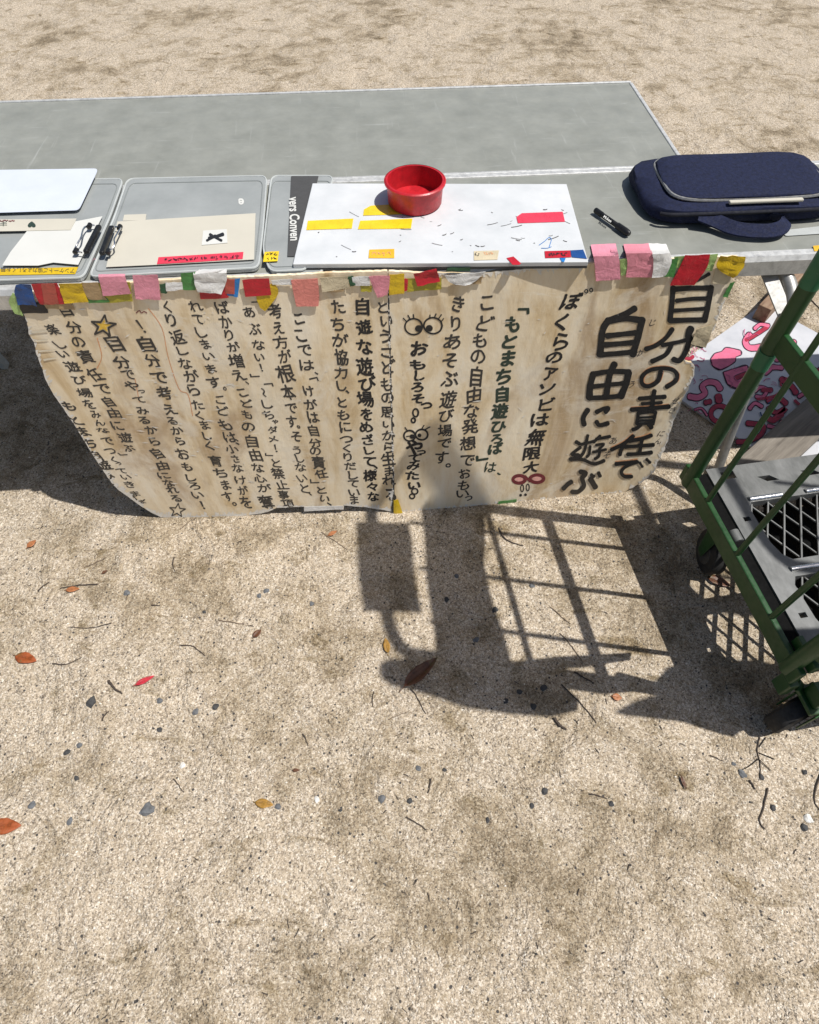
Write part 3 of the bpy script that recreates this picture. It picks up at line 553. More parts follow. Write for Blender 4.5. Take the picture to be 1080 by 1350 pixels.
tape([(299, 367), (300, 388)], [(317, 366), (314, 390)], 'brightblue', 'blue tape sliver left of the plain red tape', .003)
tape([(297, 366), (298, 385)], [(310, 366), (310, 386)], 'brick', 'dark red tape strip on top of the blue sliver', .0055)
tape([(345, 378), (338, 388), (343, 404)], [(362, 372), (367, 386), (350, 409)], 'yellow', 'loose yellow tape tail hanging beside the plain red tape', .003)
tape([(320, 367), (324, 389)], [(355, 365), (358, 387)], 'red', 'plain red tape above the loose yellow tail', .0065)
tape([(358, 368), (360, 374)], [(386, 366), (386, 374)], 'white', 'thin white tape between the plain red and the salmon tape', .004)
tape([(384, 367), (388, 388), (391, 402)], [(419, 366), (421, 388), (420, 402)], 'salmon', 'salmon pink tape with a darker lower edge in the left middle', .0065)
tape([(422, 365), (425, 384)], [(459, 363), (461, 379)], 'beige', 'beige tape right of the salmon tape', .005)
tape([(425, 376), (432, 385)], [(450, 378), (454, 383)], 'kraft', 'dark brown tape scrap under the beige tape', .003)
tape([(458, 364), (462, 377)], [(466, 363), (469, 375)], 'dkgreen', 'narrow dark green tape right of the beige tape', .0045)
tape([(475, 376), (476, 384)], [(490, 376), (490, 384)], 'olive', 'small olive tape scrap under the white tape near the seam', .003)
tape([(464, 364), (466, 376)], [(487, 363), (488, 376)], 'white', 'white tape left of the pink tape at the seam', .0055)
tape([(486, 363), (492, 378), (498, 391)], [(514, 362), (513, 378), (510, 388)], 'pink2', 'curled pink tape just left of the seam', .0075)
tape([(513, 361), (513, 388)], [(533, 360), (533, 386)], 'yellow', 'yellow tape folded over the seam of the board', .0065)
tape([(536, 367), (537, 384)], [(582, 366), (582, 381)], 'olive', 'dull yellow tape under the slanted red tape', .004)
tape([(532, 367), (532, 383)], [(538, 367), (537, 382)], 'red', 'thin red tape sliver right of the seam', .0055)
tape([(545, 360), (550, 376)], [(575, 352), (580, 369)], 'red', 'slanted red tape roll right of the seam', .009, wr=.006)
tape([(590, 353), (588, 358)], [(620, 352), (620, 356)], 'dkgreen', 'dark green tape on the table rim above white tape', .004)
tape([(596, 370), (600, 376)], [(636, 364), (634, 373)], 'kraft', 'brown tape scrap below the pointed white tape', .003)
tape([(586, 362), (594, 372), (610, 375)], [(640, 356), (634, 362), (622, 373)], 'white', 'pointed white tape below the white panel edge', .007, wr=.005)
tape([(816, 340), (818, 362)], [(828, 339), (824, 361)], 'ltgreen', 'narrow green tape between the two pink tapes at right', .004)
tape([(779, 323), (783, 346), (785, 369)], [(812, 321), (816, 346), (817, 367)], 'pink', 'large pink tape left of the narrow green tape at right', .0065, K=16)
tape([(822, 322), (826, 345), (824, 364)], [(856, 321), (862, 345), (860, 364)], 'pink2', 'large pink tape right of the narrow green tape', .0065, K=16)
tape([(855, 321), (860, 342), (858, 364)], [(878, 322), (884, 340), (876, 362)], 'white', 'torn translucent white tape right of the pink tapes', .0085, wr=.005)
tape([(878, 341), (873, 363)], [(893, 339), (888, 364)], 'green', 'dark green tape piece left of the big red tape', .005)
tape([(888, 337), (890, 352)], [(946, 334), (938, 356)], 'ltgreen', 'pale green tape running under the big red tape', .003)
tape([(902, 335), (893, 354), (882, 374)], [(935, 334), (930, 352), (914, 374)], 'red', 'big red tape hanging over the heading at the right end', .0075)
tape([(942, 352), (938, 372)], [(966, 350), (960, 374)], 'beige', 'beige paper tape below the yellow tape at the right end', .004)
tape([(948, 335), (943, 350), (958, 361)], [(981, 336), (978, 350), (964, 364)], 'yellow', 'crumpled yellow tape at the right end of the board', .008, wr=.007)
tape([(962, 372), (952, 390)], [(968, 370), (958, 391)], 'green', 'narrow green tape at the right edge below the yellow tape', .003)
tape([(918, 432), (910, 452)], [(940, 426), (930, 458)], 'beige', 'torn off-white paper tape on the right edge of the board', .004, wr=.005, group='tape pieces on the edges of the board')
tape([(519, 658), (519, 676)], [(525, 657), (531, 675)], 'yellow', 'yellow tape at the bottom of the seam on the sand', .004, wr=.005, group='tape pieces on the edges of the board')
tape([(657, 660), (656, 666)], [(681, 657), (681, 663)], 'green', 'green tape on the bottom edge of the right panel', .002, group='tape pieces on the edges of the board')
tape([(401, 668), (401, 674)], [(452, 666), (452, 671)], 'white', 'grey white tape along the bottom edge of the left panel', .002, group='tape pieces on the edges of the board')

# ------------------------------------------------------------------ things lying on the table
def slab(poly, z, th, mat, name, parent=None, bevel=0, ctr=None, inv=None):
    m = MB(); m.prism([W(x, y, z) for x, y in poly], (0, 0, -th)); o = m.build(name, mat, parent, bevel=bevel, inv=inv); return o
def thing_px(name, px_, py_, label, cat, group=None, z=TZ): return empty(name, W(px_, py_, z), 0, label, cat, group)
def rpoly(pts, r, k=4):                              # rounded polygon in pixels
    out = []; n = len(pts)
    for i in range(n):
        a, b, c = [Vector((*pts[(i+d) % n], 0)) for d in (-1, 0, 1)]; p = b+(a-b).normalized()*r; q = b+(c-b).normalized()*r
        for j in range(k+1): s = j/k; e = (p*(1-s)+b*s)*(1-s)+(b*(1-s)+q*s)*s; out.append((e.x, e.y))
    return out
def table_text(s, px_, py_, ang, ht, z, mat, par, inv, off=.01, aspect=1., jit=0):
    vs, fs, _a = glyph(s, off); c, sn = math.cos(ang), math.sin(ang); mb = MB()
    mb.add([inv @ W(px_+(a*c*ht*aspect+b*sn*ht), py_+(a*sn*ht*aspect-b*c*ht), z) for a, b in vs], fs); return mesh_obj('lettering', mb.v, mb.f, mat, par)
def scribble(x0, y0, x1, y1, ht, z, mat, par, inv, n=10, wd=.8, name='handwriting'):
    mb = MB(); random.seed(int(x0*7+y0))
    for i in range(n):
        f = (i+.5)/n; cx, cy = x0+(x1-x0)*f, y0+(y1-y0)*f; w_ = abs(x1-x0)/n*.42+.4
        for _ in range(3):
            a = (cx+random.uniform(-w_, w_), cy+random.uniform(-.5, .5)*ht); b = (cx+random.uniform(-w_, w_), cy+random.uniform(-.5, .5)*ht); md = ((a[0]+b[0])/2+random.uniform(-1, 1), (a[1]+b[1])/2+random.uniform(-1, 1))
            vs, fs = ribbon([a, md, b], wd, 3); zz = z+.00003*len(mb.v)/14; mb.add([inv @ W(x, y, zz) for x, y in vs], fs)
    return mesh_obj(name, mb.v, mb.f, mat, par)
def case(poly, label, z=TZ+.012, th=.010):
    o = thing_px('file_case', *poly[-1], label, 'file case', 'translucent grey file cases on the table'); I = inv_of(o)
    slab(rpoly(poly, 9), z, th, 'case', 'shell', o, .003, inv=I)
    cx = sum(p[0] for p in poly)/len(poly); cy = sum(p[1] for p in poly)/len(poly)
    rim = rpoly(poly, 9); m = MB(); m.tube([W(x, y, z-.001) for x, y in rim+[rim[0]]], .0022, 6, False); m.build('rim', 'case_lip', o, smooth=True, inv=I)
    inn = rpoly([(cx+(x-cx)*.95, cy+(y-cy)*.90) for x, y in poly], 8); m = MB(); m.tube([W(x, y, z+.0002) for x, y in inn+[inn[0]]], .0012, 6, False); m.build('rib', 'case_dk', o, smooth=True, inv=I)
    return o, I
case([(-130, 240), (163, 236), (146, 284), (110, 366), (-150, 374)], 'translucent grey file case under the white papers at left')
case([(168, 236), (352, 232), (347, 300), (341, 353), (118, 365), (152, 283)], 'translucent grey file case under the cream paper')
case([(358, 232), (440, 232), (404, 356), (356, 358), (347, 330)], 'translucent grey file case beside the white painted panel', TZ+.011)
case([(352, 345), (430, 342), (425, 360), (362, 362)], 'small grey plastic lid at the table edge below the lettered strip', TZ+.006, .004)
ZP = TZ+.0165
def sheet(name, poly, z, mat, label, cat, group=None, th=.0007):
    m = MB(); c = W(sum(p[0] for p in poly)/len(poly), sum(p[1] for p in poly)/len(poly), z)
    pts = [W(x, y, z)-c for x, y in poly]; m.prism(pts, (0, 0, -th)); o = m.build(name, mat); o.location = c; tag(o, label, cat, group); return o, Matrix.Translation(-c)
PG = 'paper sheets on the table'
o, I = sheet('paper_sheet', rpoly([(-80, 225), (130, 222), (104, 277), (-90, 283)], 6), TZ+.020, 'bluewhite', 'cool white sheet with rounded corner at the back left', 'paper', PG)
o, I = sheet('paper_sheet', [(-60, 290), (101, 288), (93, 303), (-60, 306)], TZ+.0185, 'cream', 'narrow cream paper with green handwriting and a heart at left', 'paper', PG)
table_text('ます', 12, 291, math.pi, 9, TZ+.0189, 'green_ink', o, I, .0, 1.6); table_text('♥', 48, 293, math.pi, 8, TZ+.0189, 'green_ink', o, I, .0, 1.2); scribble(-2, 291, 20, 291, 2.5, TZ+.0189, 'red_ink', o, I, 5, .8)
o, I = sheet('paper_sheet', [(36, 304), (135, 285), (103, 349), (70, 346), (50, 350), (3, 350), (14, 332)], TZ+.0175, 'white', 'creased white paper held by the left clip', 'paper', PG)
o, I = sheet('label_strip', [(-20, 355), (103, 352), (99, 361), (-20, 363)], TZ+.0135, 't_yellow', 'yellow label strip with handwriting near the left table edge', 'label')
table_text('アンケートご協力よろしくお願い', 99, 354.5, math.pi+.02, 7.0, TZ+.0139, 'ink', o, I, .004, 1.0)
o, I = sheet('paper_sheet', [(155, 292), (337, 281), (335, 342), (206, 349), (140, 352)], TZ+.0160, 'cream', 'large cream paper with a red label and a picture card', 'paper', PG)
o, I = sheet('paper_sheet', [(164, 283), (193, 282), (192, 290), (162, 291)], TZ+.0152, 'cream', 'small cream slip above the large cream paper', 'paper', PG)
o, I = sheet('label_strip', [(209, 339), (260, 336), (321, 332), (320, 341), (260, 345), (207, 348)], TZ+.0172, 't_hotred', 'red label strip with handwriting on the cream paper', 'label')
scribble(214, 343, 316, 337, 3.6, TZ+.0178, 'black', o, I, 15, .75)
o, I = sheet('picture_card', [(268, 304), (299, 302), (300, 320), (266, 323)], TZ+.0172, 'white', 'small white card with a black winged mark on the cream paper', 'card')
mb = MB()
for i, (pts, wd) in enumerate([([(273, 317), (283, 312), (294, 308)], 3.4), ([(277, 309), (284, 313), (292, 317)], 3.6), ([(276, 314), (284, 311)], 4.5), ([(286, 312), (294, 309)], 4.5)]):
    vs, fs = ribbon(pts, wd, 4); mb.add([I @ W(x, y, TZ+.0176+.00004*i) for x, y in vs], fs)
mesh_obj('winged_mark', mb.v, mb.f, 'black', o)
o, I = sheet('label_strip', [(349, 332), (368, 331), (366, 344), (347, 345)], TZ+.0150, 't_sunyellow', 'small square yellow label on the file case edge', 'label'); scribble(350, 335, 366, 334.5, 4, TZ+.0154, 'black', o, I, 3, .7); scribble(350, 341, 365, 340, 4, TZ+.0154, 'black', o, I, 3, .7)
o, I = sheet('lettered_strip', [(384, 232), (420, 232), (396, 338), (379, 338)], TZ+.0130, 'board_edge', 'dark strip with white capital style lettering beside the white panel', 'label')
table_text('vers Conven', 381.5, 260, math.pi/2-.03, 18, TZ+.0138, 'white', o, I, .026, .62)
table_text('e', 322, 262, math.pi, 16, TZ+.0126, 'white', o, I, .03, 1.0); 
def clip(bar, ends, wire, label):
    o = thing_px('binder_clip', *bar[0], label, 'clip', 'black binder clips on the papers', TZ+.016); I = inv_of(o)
    m = MB(); a, b = W(*bar[0], TZ+.026), W(*bar[1], TZ+.026); m.beam(a, b, .0105, .009); m.build('clip_body', 'blackplastic', o, bevel=.003, inv=I)
    m = MB(); m.tube(spline([W(x, y, z) for x, y, z in wire], 8), .0017, 8); m.build('wire_handle', 'chrome', o, smooth=True, inv=I)
    for e in ends:
        m = MB(); d = (b-a).normalized()*.007; c = W(*e, TZ+.028); m.tube([c-d, c-d*.8, c+d*.8, c+d], [.0025, .005, .005, .0025], 10); m.build('clip_roll', 'blackplastic', o, smooth=True, inv=I)
clip([(131, 298), (113, 333)], [(118, 298), (100, 331)], [(125, 297, TZ+.027), (116, 297.5, TZ+.029), (110, 302, TZ+.034), (107, 313, TZ+.036), (103, 320, TZ+.034), (99, 330, TZ+.029), (108, 333, TZ+.027)], 'black binder clip with open wire handle on the creased white paper')
clip([(148, 299), (134, 335)], [(158, 300), (143, 332)], [(152, 299, TZ+.027), (159, 300, TZ+.029), (156, 306, TZ+.034), (151, 315, TZ+.036), (151, 323, TZ+.034), (145, 331, TZ+.029), (140, 333, TZ+.027)], 'black binder clip with wire handle at the left edge of the cream paper')
# white painted panel
o = thing_px('white_panel', 385, 350, 'white painted panel scuffed and marked with tape on the table', 'panel'); I = inv_of(o)
ZW = TZ+.020
cs = [W(386, 348, ZW), W(776, 345, ZW)]; ax = (cs[1]-cs[0]).normalized(); dp = Vector((-ax.y, ax.x, 0))
m = MB(); m.prism([cs[0], cs[1], W(755, 270, ZW)+(W(755, 270, ZW)-cs[1])*.42, W(405, 270, ZW)+(W(405, 270, ZW)-cs[0])*.42], (0, 0, -.010)); m.build('panel_face', 'whitepaint', o, bevel=.0015, inv=I)
m = MB(); e1, e2 = cs[0]-Vector((0, 0, .0125))-dp*.002, cs[1]-Vector((0, 0, .0125))-dp*.002; m.beam(e1+dp*.02, e2+dp*.02, .036, .004); m.build('dark_edge', 'board_edge', o, inv=I)
mb = MB(); random.seed(5)
for i in range(46):
    x, y = random.uniform(405, 750), random.uniform(276, 340); a = random.uniform(-.5, .5); L = random.choice([1.5, 3, 5, 14]); vs, fs = ribbon([(x, y), (x+L*.5*math.cos(a)+.3, y+L*.5*math.sin(a)+.4), (x+L*math.cos(a), y+L*math.sin(a))], random.uniform(.4, .9), 3); mb.add([I @ W(a_, b_, ZW+.0003+.00002*i) for a_, b_ in vs], fs)
mesh_obj('scratch_marks', mb.v, mb.f, 'fine_ink', o)
mb = MB()
for i, (pts, wd) in enumerate([([(711, 323), (718, 318), (724, 313), (727, 316), (724, 326)], .8), ([(714, 327), (722, 327), (727, 325)], .7)]):
    vs, fs = ribbon(pts, wd, 5); mb.add([I @ W(x, y, ZW+.0009+.00003*i) for x, y in vs], fs)
mesh_obj('blue_scribble', mb.v, mb.f, 't_brightblue', o)
WG = 'tape labels on the white painted panel'; ZT = ZW+.0012
for poly, c, lb in [([(406, 291), (466, 288), (464, 301), (404, 303)], 'sunyellow', 'yellow tape at the left end of the white panel'), ([(475, 291), (544, 288), (542, 301), (472, 302)], 'sunyellow', 'yellow tape in front of the red tub on the white panel'), ([(480, 276), (489, 271), (540, 268), (536, 282), (479, 284)], 'sunyellow', 'yellow tape partly under the shadow of the red tub'), ([(487, 329), (520, 328), (520, 340), (486, 340)], 'orange', 'small orange yellow label with handwriting on the white panel'), ([(681, 286), (688, 281), (742, 279), (745, 292), (683, 294)], 'hotred', 'long red tape at the right rear of the white panel'), ([(625, 331), (658, 330), (656, 342), (625, 343)], 'beige', 'small beige paper label on the white panel front'), ([(668, 340), (677, 338), (687, 347), (685, 349), (676, 349)], 'red', 'small slanted red tape on the front edge of the white panel'), ([(718, 331), (752, 330), (753, 339), (719, 340)], 'red', 'red label with black handwriting next to the blue tape'), ([(752, 330), (769, 329), (774, 341), (754, 339)], 'blue', 'blue tape at the right front corner of the white panel'), ([(738, 340), (746, 340), (744, 345), (741, 345)], 'brightblue', 'tiny blue tape scrap below the red label')]:
    o, I = sheet('tape_label', poly, ZT, 't_'+c, lb, 'tape', WG, .0005)
    if c == 'orange': scribble(490, 334, 516, 334, 4.5, ZT+.0004, 'orange_ink', o, I, 4, .7)
    if c == 'beige': scribble(626, 334, 632, 335, 5, ZT+.0004, 'black', o, I, 2, .9); scribble(636, 334, 652, 334, 4, ZT+.0004, 'orange_ink', o, I, 4, .6)
    if c == 'red' and poly[0][0] == 718: scribble(722, 335.5, 749, 335, 4.5, ZT+.0004, 'black', o, I, 5, 1.0)
# red tub
c = W(547, 267, ZW); o = empty('red_tub', c, 0, 'round red plastic tub standing on the white panel', 'tub')
m = MB(); m.lathe([(.002, .001), (.0555, .001), (.0585, .004), (.0605, .045), (.0625, .045), (.0625, .050), (.0585, .050), (.056, .008), (.002, .007)], 48); m.build('tub_body', 'redplastic', o, smooth=True)
m = MB(); m.lathe([(.0615, .0445), (.0655, .045), (.066, .0485), (.0630, .0505)], 48); m.build('rolled_rim', 'redplastic', o, smooth=True)
# marker pen
a, b = W(785, 277, TZ+.009), W(829, 308, TZ+.009); o = empty('marker_pen', (a+b)/2, 0, 'thick black marker pen lying on the bare tabletop', 'pen'); I = inv_of(o)
def lr(s): return a.lerp(b, s)
m = MB(); m.tube([lr(s) for s in (.2, .21, .66, .68)], [.004, .0052, .0052, .0046], 16); m.build('barrel', 'blackplastic', o, smooth=True, inv=I)
m = MB(); m.tube([lr(s) for s in (-.02, .0, .03, .205, .206)], [.003, .0056, .006, .0058, .0046], 16); m.build('cap', 'blackplastic', o, smooth=True, inv=I)
m = MB(); m.tube([lr(s) for s in (.66, .67, .9, .98, 1.02)], [.0046, .0068, .0072, .0066, .0045], 16); m.build('cap', 'blackplastic', o, smooth=True, inv=I)
dd = math.atan2(31, 44); table_text('Mckee', 795, 286.2, dd, 5.2, TZ+.0146, 'white', o, I, .02, .9)
# navy tote bag lying flat, handle towards the photographer
bc = W(975, 283, TZ); o = empty('tote_bag', bc, .07, 'navy canvas bag lying on the table with its handle flopped forward', 'bag'); I = inv_of(o)
def cushion(cx, cy, hx, hy, h, z0=0, n=40, lv=7, pw=5):
    m = MB(); vs = []; fs = []
    for i in range(lv+1):
        f = i/lv; s = (1-(abs(2*f-1))**3)**.33 if 0 < f < 1 else .0; s = .80+.20*s; z = z0+h*f
        for k in range(n):
            a = 2*math.pi*k/n; ca, sa = math.cos(a), math.sin(a); r = 1/((abs(ca)**pw+abs(sa)**pw)**(1/pw))
            wv = 1+.012*math.sin(5*a+i)
            vs.append((cx+hx*ca*r*s*wv, cy+hy*sa*r*s*wv, z+.003*math.sin(3*a)*f))
    for i in range(lv): fs += [(i*n+k, i*n+(k+1) % n, (i+1)*n+(k+1) % n, (i+1)*n+k) for k in range(n)]
    fs += [tuple(range(n))[::-1], tuple(range(lv*n, (lv+1)*n))]; m.add(vs, fs); return m
cushion(0, .075, .215, .118, .038, .002).build('bag_body', 'navy', o, smooth=True)
m = cushion(0.012, .080, .178, .095, .010, .0405); m.build('bag_flap', 'navy', o, smooth=True)
m = MB(); m.box((.025, -.030, .046), (.16, .010, .006)); m.build('bag_opening', 'cream', o, bevel=.002)
m = MB(); m.tube(spline([(-.195, -.028, .026), (-.16, -.041, .029), (0, -.044, .030), (.16, -.041, .030), (.20, -.025, .028)], 5), .0042, 8); m.build('piping', 'bag_in', o, smooth=True)
ring = [(.012+.178*math.copysign(abs(math.cos(a))**.4, math.cos(a)), .080+.095*math.copysign(abs(math.sin(a))**.4, math.sin(a)), .0425) for a in [2*math.pi*k/48 for k in range(49)]]
m = MB(); m.tube(ring, .0036, 6, False); m.build('zip', 'steel', o, smooth=True)
m = MB(); m.box((.16, -.022, .046), (.006, .022, .003)); m.build('zip_pull', 'chrome', o, bevel=.001)
hp = spline([I @ p for p in (W(922, 282, TZ+.03), W(945, 291, TZ+.022), W(972, 301, TZ+.02), W(1008, 304, TZ+.02), W(1030, 300, TZ+.022), W(1037, 291, TZ+.024), W(1030, 285, TZ+.026), W(1016, 282, TZ+.03))], 8)
m = MB()
for q in (0,):
    vs = []; k = len(hp)
    for i, p in enumerate(hp):
        d = (hp[min(i+1, k-1)]-hp[max(i-1, 0)]).normalized(); nrm = Vector((-d.y, d.x, 0)); hw = .013 if i < k*.72 else .008; tl = Vector((0, 0, .011 if i < k*.75 else .014))
        vs += [p-nrm*hw-tl*.9, p+nrm*hw+tl*.4, p+nrm*hw+tl*.4+Vector((0, 0, .003)), p-nrm*hw-tl*.9+Vector((0, 0, .003))]
    m.add(vs, [(0, 1, 2, 3), tuple(range(4*k-4, 4*k))[::-1]]+[(4*i+j, 4*i+(j+1) % 4, 4*i+4+(j+1) % 4, 4*i+4+j) for i in range(k-1) for j in range(4)])
m.build('handle', 'navy', o, smooth=True)
o, I = sheet('tape_label', rpoly([(1028, 304), (1110, 295), (1112, 306), (1036, 311)], 3), TZ+.0022, 'case_lip', 'whitish tape on the tabletop in front of the bag', 'tape', None, .0006)
o, I = sheet('tape_label', [(1072, 324), (1084, 323), (1084, 330), (1074, 331)], TZ+.0028, 't_orange', 'ochre tape scrap on the table rim behind the green post', 'tape', None, .0006)

# ------------------------------------------------------------------ under and beside the table
pc = [W(862, 503, .012), W(1007, 400, .012), W(1120, 500, .012)]
pa = pc[1]-pc[0]; pb = pc[2]-pc[1]; pb = pb-pa*pb.dot(pa)/pa.dot(pa); pb = pb.normalized()*.95
o = empty('painted_panel', Vector((pc[0].x, pc[0].y, 0)), 0, 'white panel with pink and red paintings lying on the sand under the table', 'panel'); I = inv_of(o)
m = MB(); m.prism([pc[0], pc[1], pc[1]+pb, pc[0]+pb], (0, 0, -.010)); m.build('panel_sheet', 'panelwhite', o, bevel=.001, inv=I)
def paintpx(lst, mat, z, name):
    mb = MB()
    for i, (pts, wd) in enumerate(lst):
        p2 = [(890+x/5.684, 440+y/5.684) for x, y in pts]; vs, fs = ribbon(p2, wd/5.684, 5) if wd else (p2, [list(range(len(p2)))])
        mb.add([I @ W(x, y, z+.00008*i) for x, y in vs], fs)
    return mesh_obj(name, mb.v, mb.f, mat, o)
pk = [([(270, 190), (300, 150), (350, 135), (380, 106), (430, 112), (490, 128), (494, 155), (455, 172), (450, 205), (410, 235), (340, 268), (285, 240)], 0), ([(560, 10), (528, 60), (560, 105), (650, 100)], 46), ([(110, 470), (175, 478), (225, 445), (205, 395), (250, 362), (310, 372), (338, 412)], 44), ([(365, 290), (450, 262), (540, 240), (560, 340), (470, 408), (395, 375)], 0), ([(760, 190), (830, 175), (860, 120), (890, 60)], 40), ([(735, 250), (800, 255)], 34)]
pk += [([(600, 430), (640, 400), (690, 420), (660, 470), (610, 470)], 24), ([(560, 560), (600, 520), (650, 545)], 26), ([(150, 570), (200, 560), (240, 610)], 14), ([(640, 250), (690, 220), (720, 260), (680, 300)], 22), ([(930, 470), (990, 440), (1040, 470)], 26), ([(870, 120), (920, 140), (935, 175)], 30), ([(600, -40), (640, -70), (700, -60)], 26), ([(700, 690), (760, 700), (800, 660)], 24)]
rd = [([(535, 45), (600, 10), (690, -50)], 30), (circ(335, 600, 66, 60, 12), 34), ([(545, 670), (660, 690), (640, 760), (540, 805), (470, 810)], 36), ([(660, 420), (720, 422)], 34), ([(700, 500), (780, 485), (830, 520)], 40), ([(700, 560), (760, 590), (830, 560), (740, 640), (700, 630)], 34), ([(800, 340), (840, 370), (880, 400), (905, 440)], 40), ([(1000, 250), (1060, 290), (1120, 260)], 60), ([(1000, 700), (1060, 690), (1120, 730)], 40), ([(915, 820), (935, 838)], 30), ([(75, 190), (110, 185), (135, 170)], 30), ([(460, 330), (540, 300), (520, 360)], 30), ([(325, 470), (330, 500)], 52), ([(230, 515), (262, 508)], 36), ([(800, 960), (830, 970)], 34), ([(385, 760), (400, 720)], 20)]
rd += [([(620, 490), (690, 480), (760, 460), (800, 440)], 22), ([(820, 330), (790, 380), (840, 400), (870, 350), (820, 330)], 16), ([(690, 640), (740, 660), (810, 610)], 20), ([(480, 390), (520, 420), (560, 400)], 18), ([(900, 500), (950, 540), (1000, 520)], 24)]
out = [(p if w_ else p+[p[0]], (w_+16) if w_ else 16) for p, w_ in pk]+[(p, w_+14) for p, w_ in rd[:8]+rd[11:14]]
paintpx(out, 'p_dark', .0128, 'dark_outline'); paintpx(pk, 'p_pink', .0142, 'pink_painting'); paintpx(rd, 'p_red', .0150, 'red_painting')
random.seed(11); th = []
for cx, cy, r, n_ in [(210, 130, 90, 9), (180, 200, 60, 6), (170, 330, 50, 5), (690, 375, 40, 5), (430, 300, 90, 9), (700, 480, 60, 6), (560, 20, 60, 5), (160, 560, 70, 4)]:
    for _ in range(n_):
        a = random.uniform(0, 6.28); x, y = cx+random.uniform(-r, r), cy+random.uniform(-r, r)*.7; L = random.uniform(15, 55); th.append(([(x, y), (x+L*.5*math.cos(a)+6, y+L*.5*math.sin(a)), (x+L*math.cos(a+.5), y+L*math.sin(a+.5))], random.uniform(3, 7)))
paintpx(th, 'p_mag', .0134, 'thin_scrawl'); paintpx([([(640, 590), (655, 620), (690, 632)], 12), ([(700, 520), (730, 500)], 10)], 'p_blue', .0160, 'blue_painting')
def plank(a, b, wd, th, mat, label, name='plank', up=(0, 0, 1)):
    c = (a+b)/2; m = MB(); L = (b-a).length; m.box((0, 0, 0), (L, wd, th)); o = m.build(name, mat, bevel=.002); o.location = c
    d = (b-a).normalized(); y = Vector(up).cross(d).normalized(); z = d.cross(y); o.rotation_euler = Matrix((d, y, z)).transposed().to_euler(); return tag(o, label, 'plank')
plank(W(975, 640, .03), W(1150, 480, .03), .112, .030, 'plank', 'weathered grey plank lying on the painted panel behind the cart')
plank(W(1003, 416, .035), W(1090, 322, .035), .045, .07, 'timber', 'brown timber batten on the sand behind the table leg')

# ------------------------------------------------------------------ green roll cart
Nn, Ff = W(1046, 878, .25), W(907, 622, .25); dv = Ff-Nn; Lc = dv.length; yaw = math.atan2(-dv.x, dv.y)
cart = empty('roll_cart', Vector((Nn.x, Nn.y, 0)), yaw, 'green steel roll cart with grey mesh deck on casters at the right', 'cart')
# local axes: x across the cart, y along the side panel (away from the camera), z up
Wd, HT, YB, RB = .80, 1.74, Lc, .09
def frame_path(x): return [(x, .008, .21), (x, .008, HT-RB)]+[(x, .008+RB-RB*math.cos(a), HT-RB+RB*math.sin(a)) for a in (.4, .8, 1.2, math.pi/2)]+[(x, YB-.008-RB+RB*math.sin(a), HT-RB+RB*math.cos(a)) for a in (0, .4, .8, 1.2)]+[(x, YB-.008, HT-RB), (x, YB-.008, .21)]
for x in (.012, Wd-.012):
    m = MB(); m.tube(frame_path(x), .0165, 14); sf = m.build('side_frame', 'green', cart, smooth=True)
    m = MB(); m.box((x-.002 if x < .1 else x, YB/2, .228), (.014, YB+.045, .050)); m.build('base_rail', 'green', sf, bevel=.003)
    m = MB(); m.box((x, YB/2, .665), (.012, YB-.01, .044)); m.build('middle_rail', 'green', sf, bevel=.002)
    m = MB(); m.box((x, YB/2, 1.02), (.010, YB-.02, .022)); m.build('upper_rail', 'green', sf, bevel=.002)
    for yy in (.412, .262, .106):
        m = MB(); m.tube([(x-.002, yy, .24), (x-.002, yy, 1.50)], .0065, 10); m.build('rod', 'green', sf, smooth=True)
    for za, zb in ((.595, .635), (.78, .86)):
        m = MB(); m.tube([(x, YB-.008, za), (x, YB-.008, zb)], .0178, 14); m.build('paint_patch', 'green_lt', sf, smooth=True)
    m = MB(); m.box((x+.004, -.012, .176), (.022, .034, .052)); m.beam((x+.030, -.018, .172), (x+.075, -.050, .120), .030, .010); m.build('corner_plate', 'green', sf, bevel=.003)
m = MB(); m.tube([(.03, -.005, .29), (.03, .02, .62)], .012, 10); m.beam((.028, -.02, .262), (.028, .05, .262), .012, .03); m.build('lock_bar', 'green', cart, smooth=False, bevel=.002)
for x in (.048,):
    m = MB(); m.tube([(x, .335, .222), (x, .305, .222)], .013, 12); m.build('hinge_sleeve', 'zinc', cart, smooth=True)
# deck: plate with rectangular openings, expanded mesh below
DX0, DX1, DY0, DY1, DZ = .060, Wd-.03, .012, YB+.012, .232
m = MB(); m.box((.040, YB/2+.004, .214), (.038, YB-.004, .026)); m.build('deck_gap_shade', 'voidmat', cart)  # black filler painting the shaded gap between rail and deck
ops = [(.112, .415, .238, .402), (.112, .415, .045, .196), (.455, .735, .238, .402), (.455, .735, .045, .196)]
def hatch(rect, cut):
    x0, x1, y0, y1 = rect; r = .022; return [(x0+.012, y1), (x0, y1-.02), (x0+.002, y0+.05), (x0+.012, y0+.016), (x0+.03, y0), (x1-r, y0), (x1, y0+r), (x1, y1-r), (x1-r, y1)]
bm = bmesh.new()
outer = [(DX0, DY0), (DX1, DY0), (DX1, DY1), (DX0, DY1)]
smalls = [(.185, .217, .455, .472), (.09, .125, .478, .500), (.300, .332, .455, .472), (.42, .45, .455, .472), (.54, .57, .455, .472), (.66, .69, .455, .472), (.083, .100, .352, .364), (.083, .100, .10, .112)]
loops = [outer]+[hatch(r, 0) for r in ops]+[[(a+.009, c), (b+.009, c), (b-.009, d), (a-.009, d)] if i not in (6, 7, 1) else [(a, c), (b, c), (b, d), (a, d)] for i, (a, b, c, d) in enumerate(smalls)]
ed = []
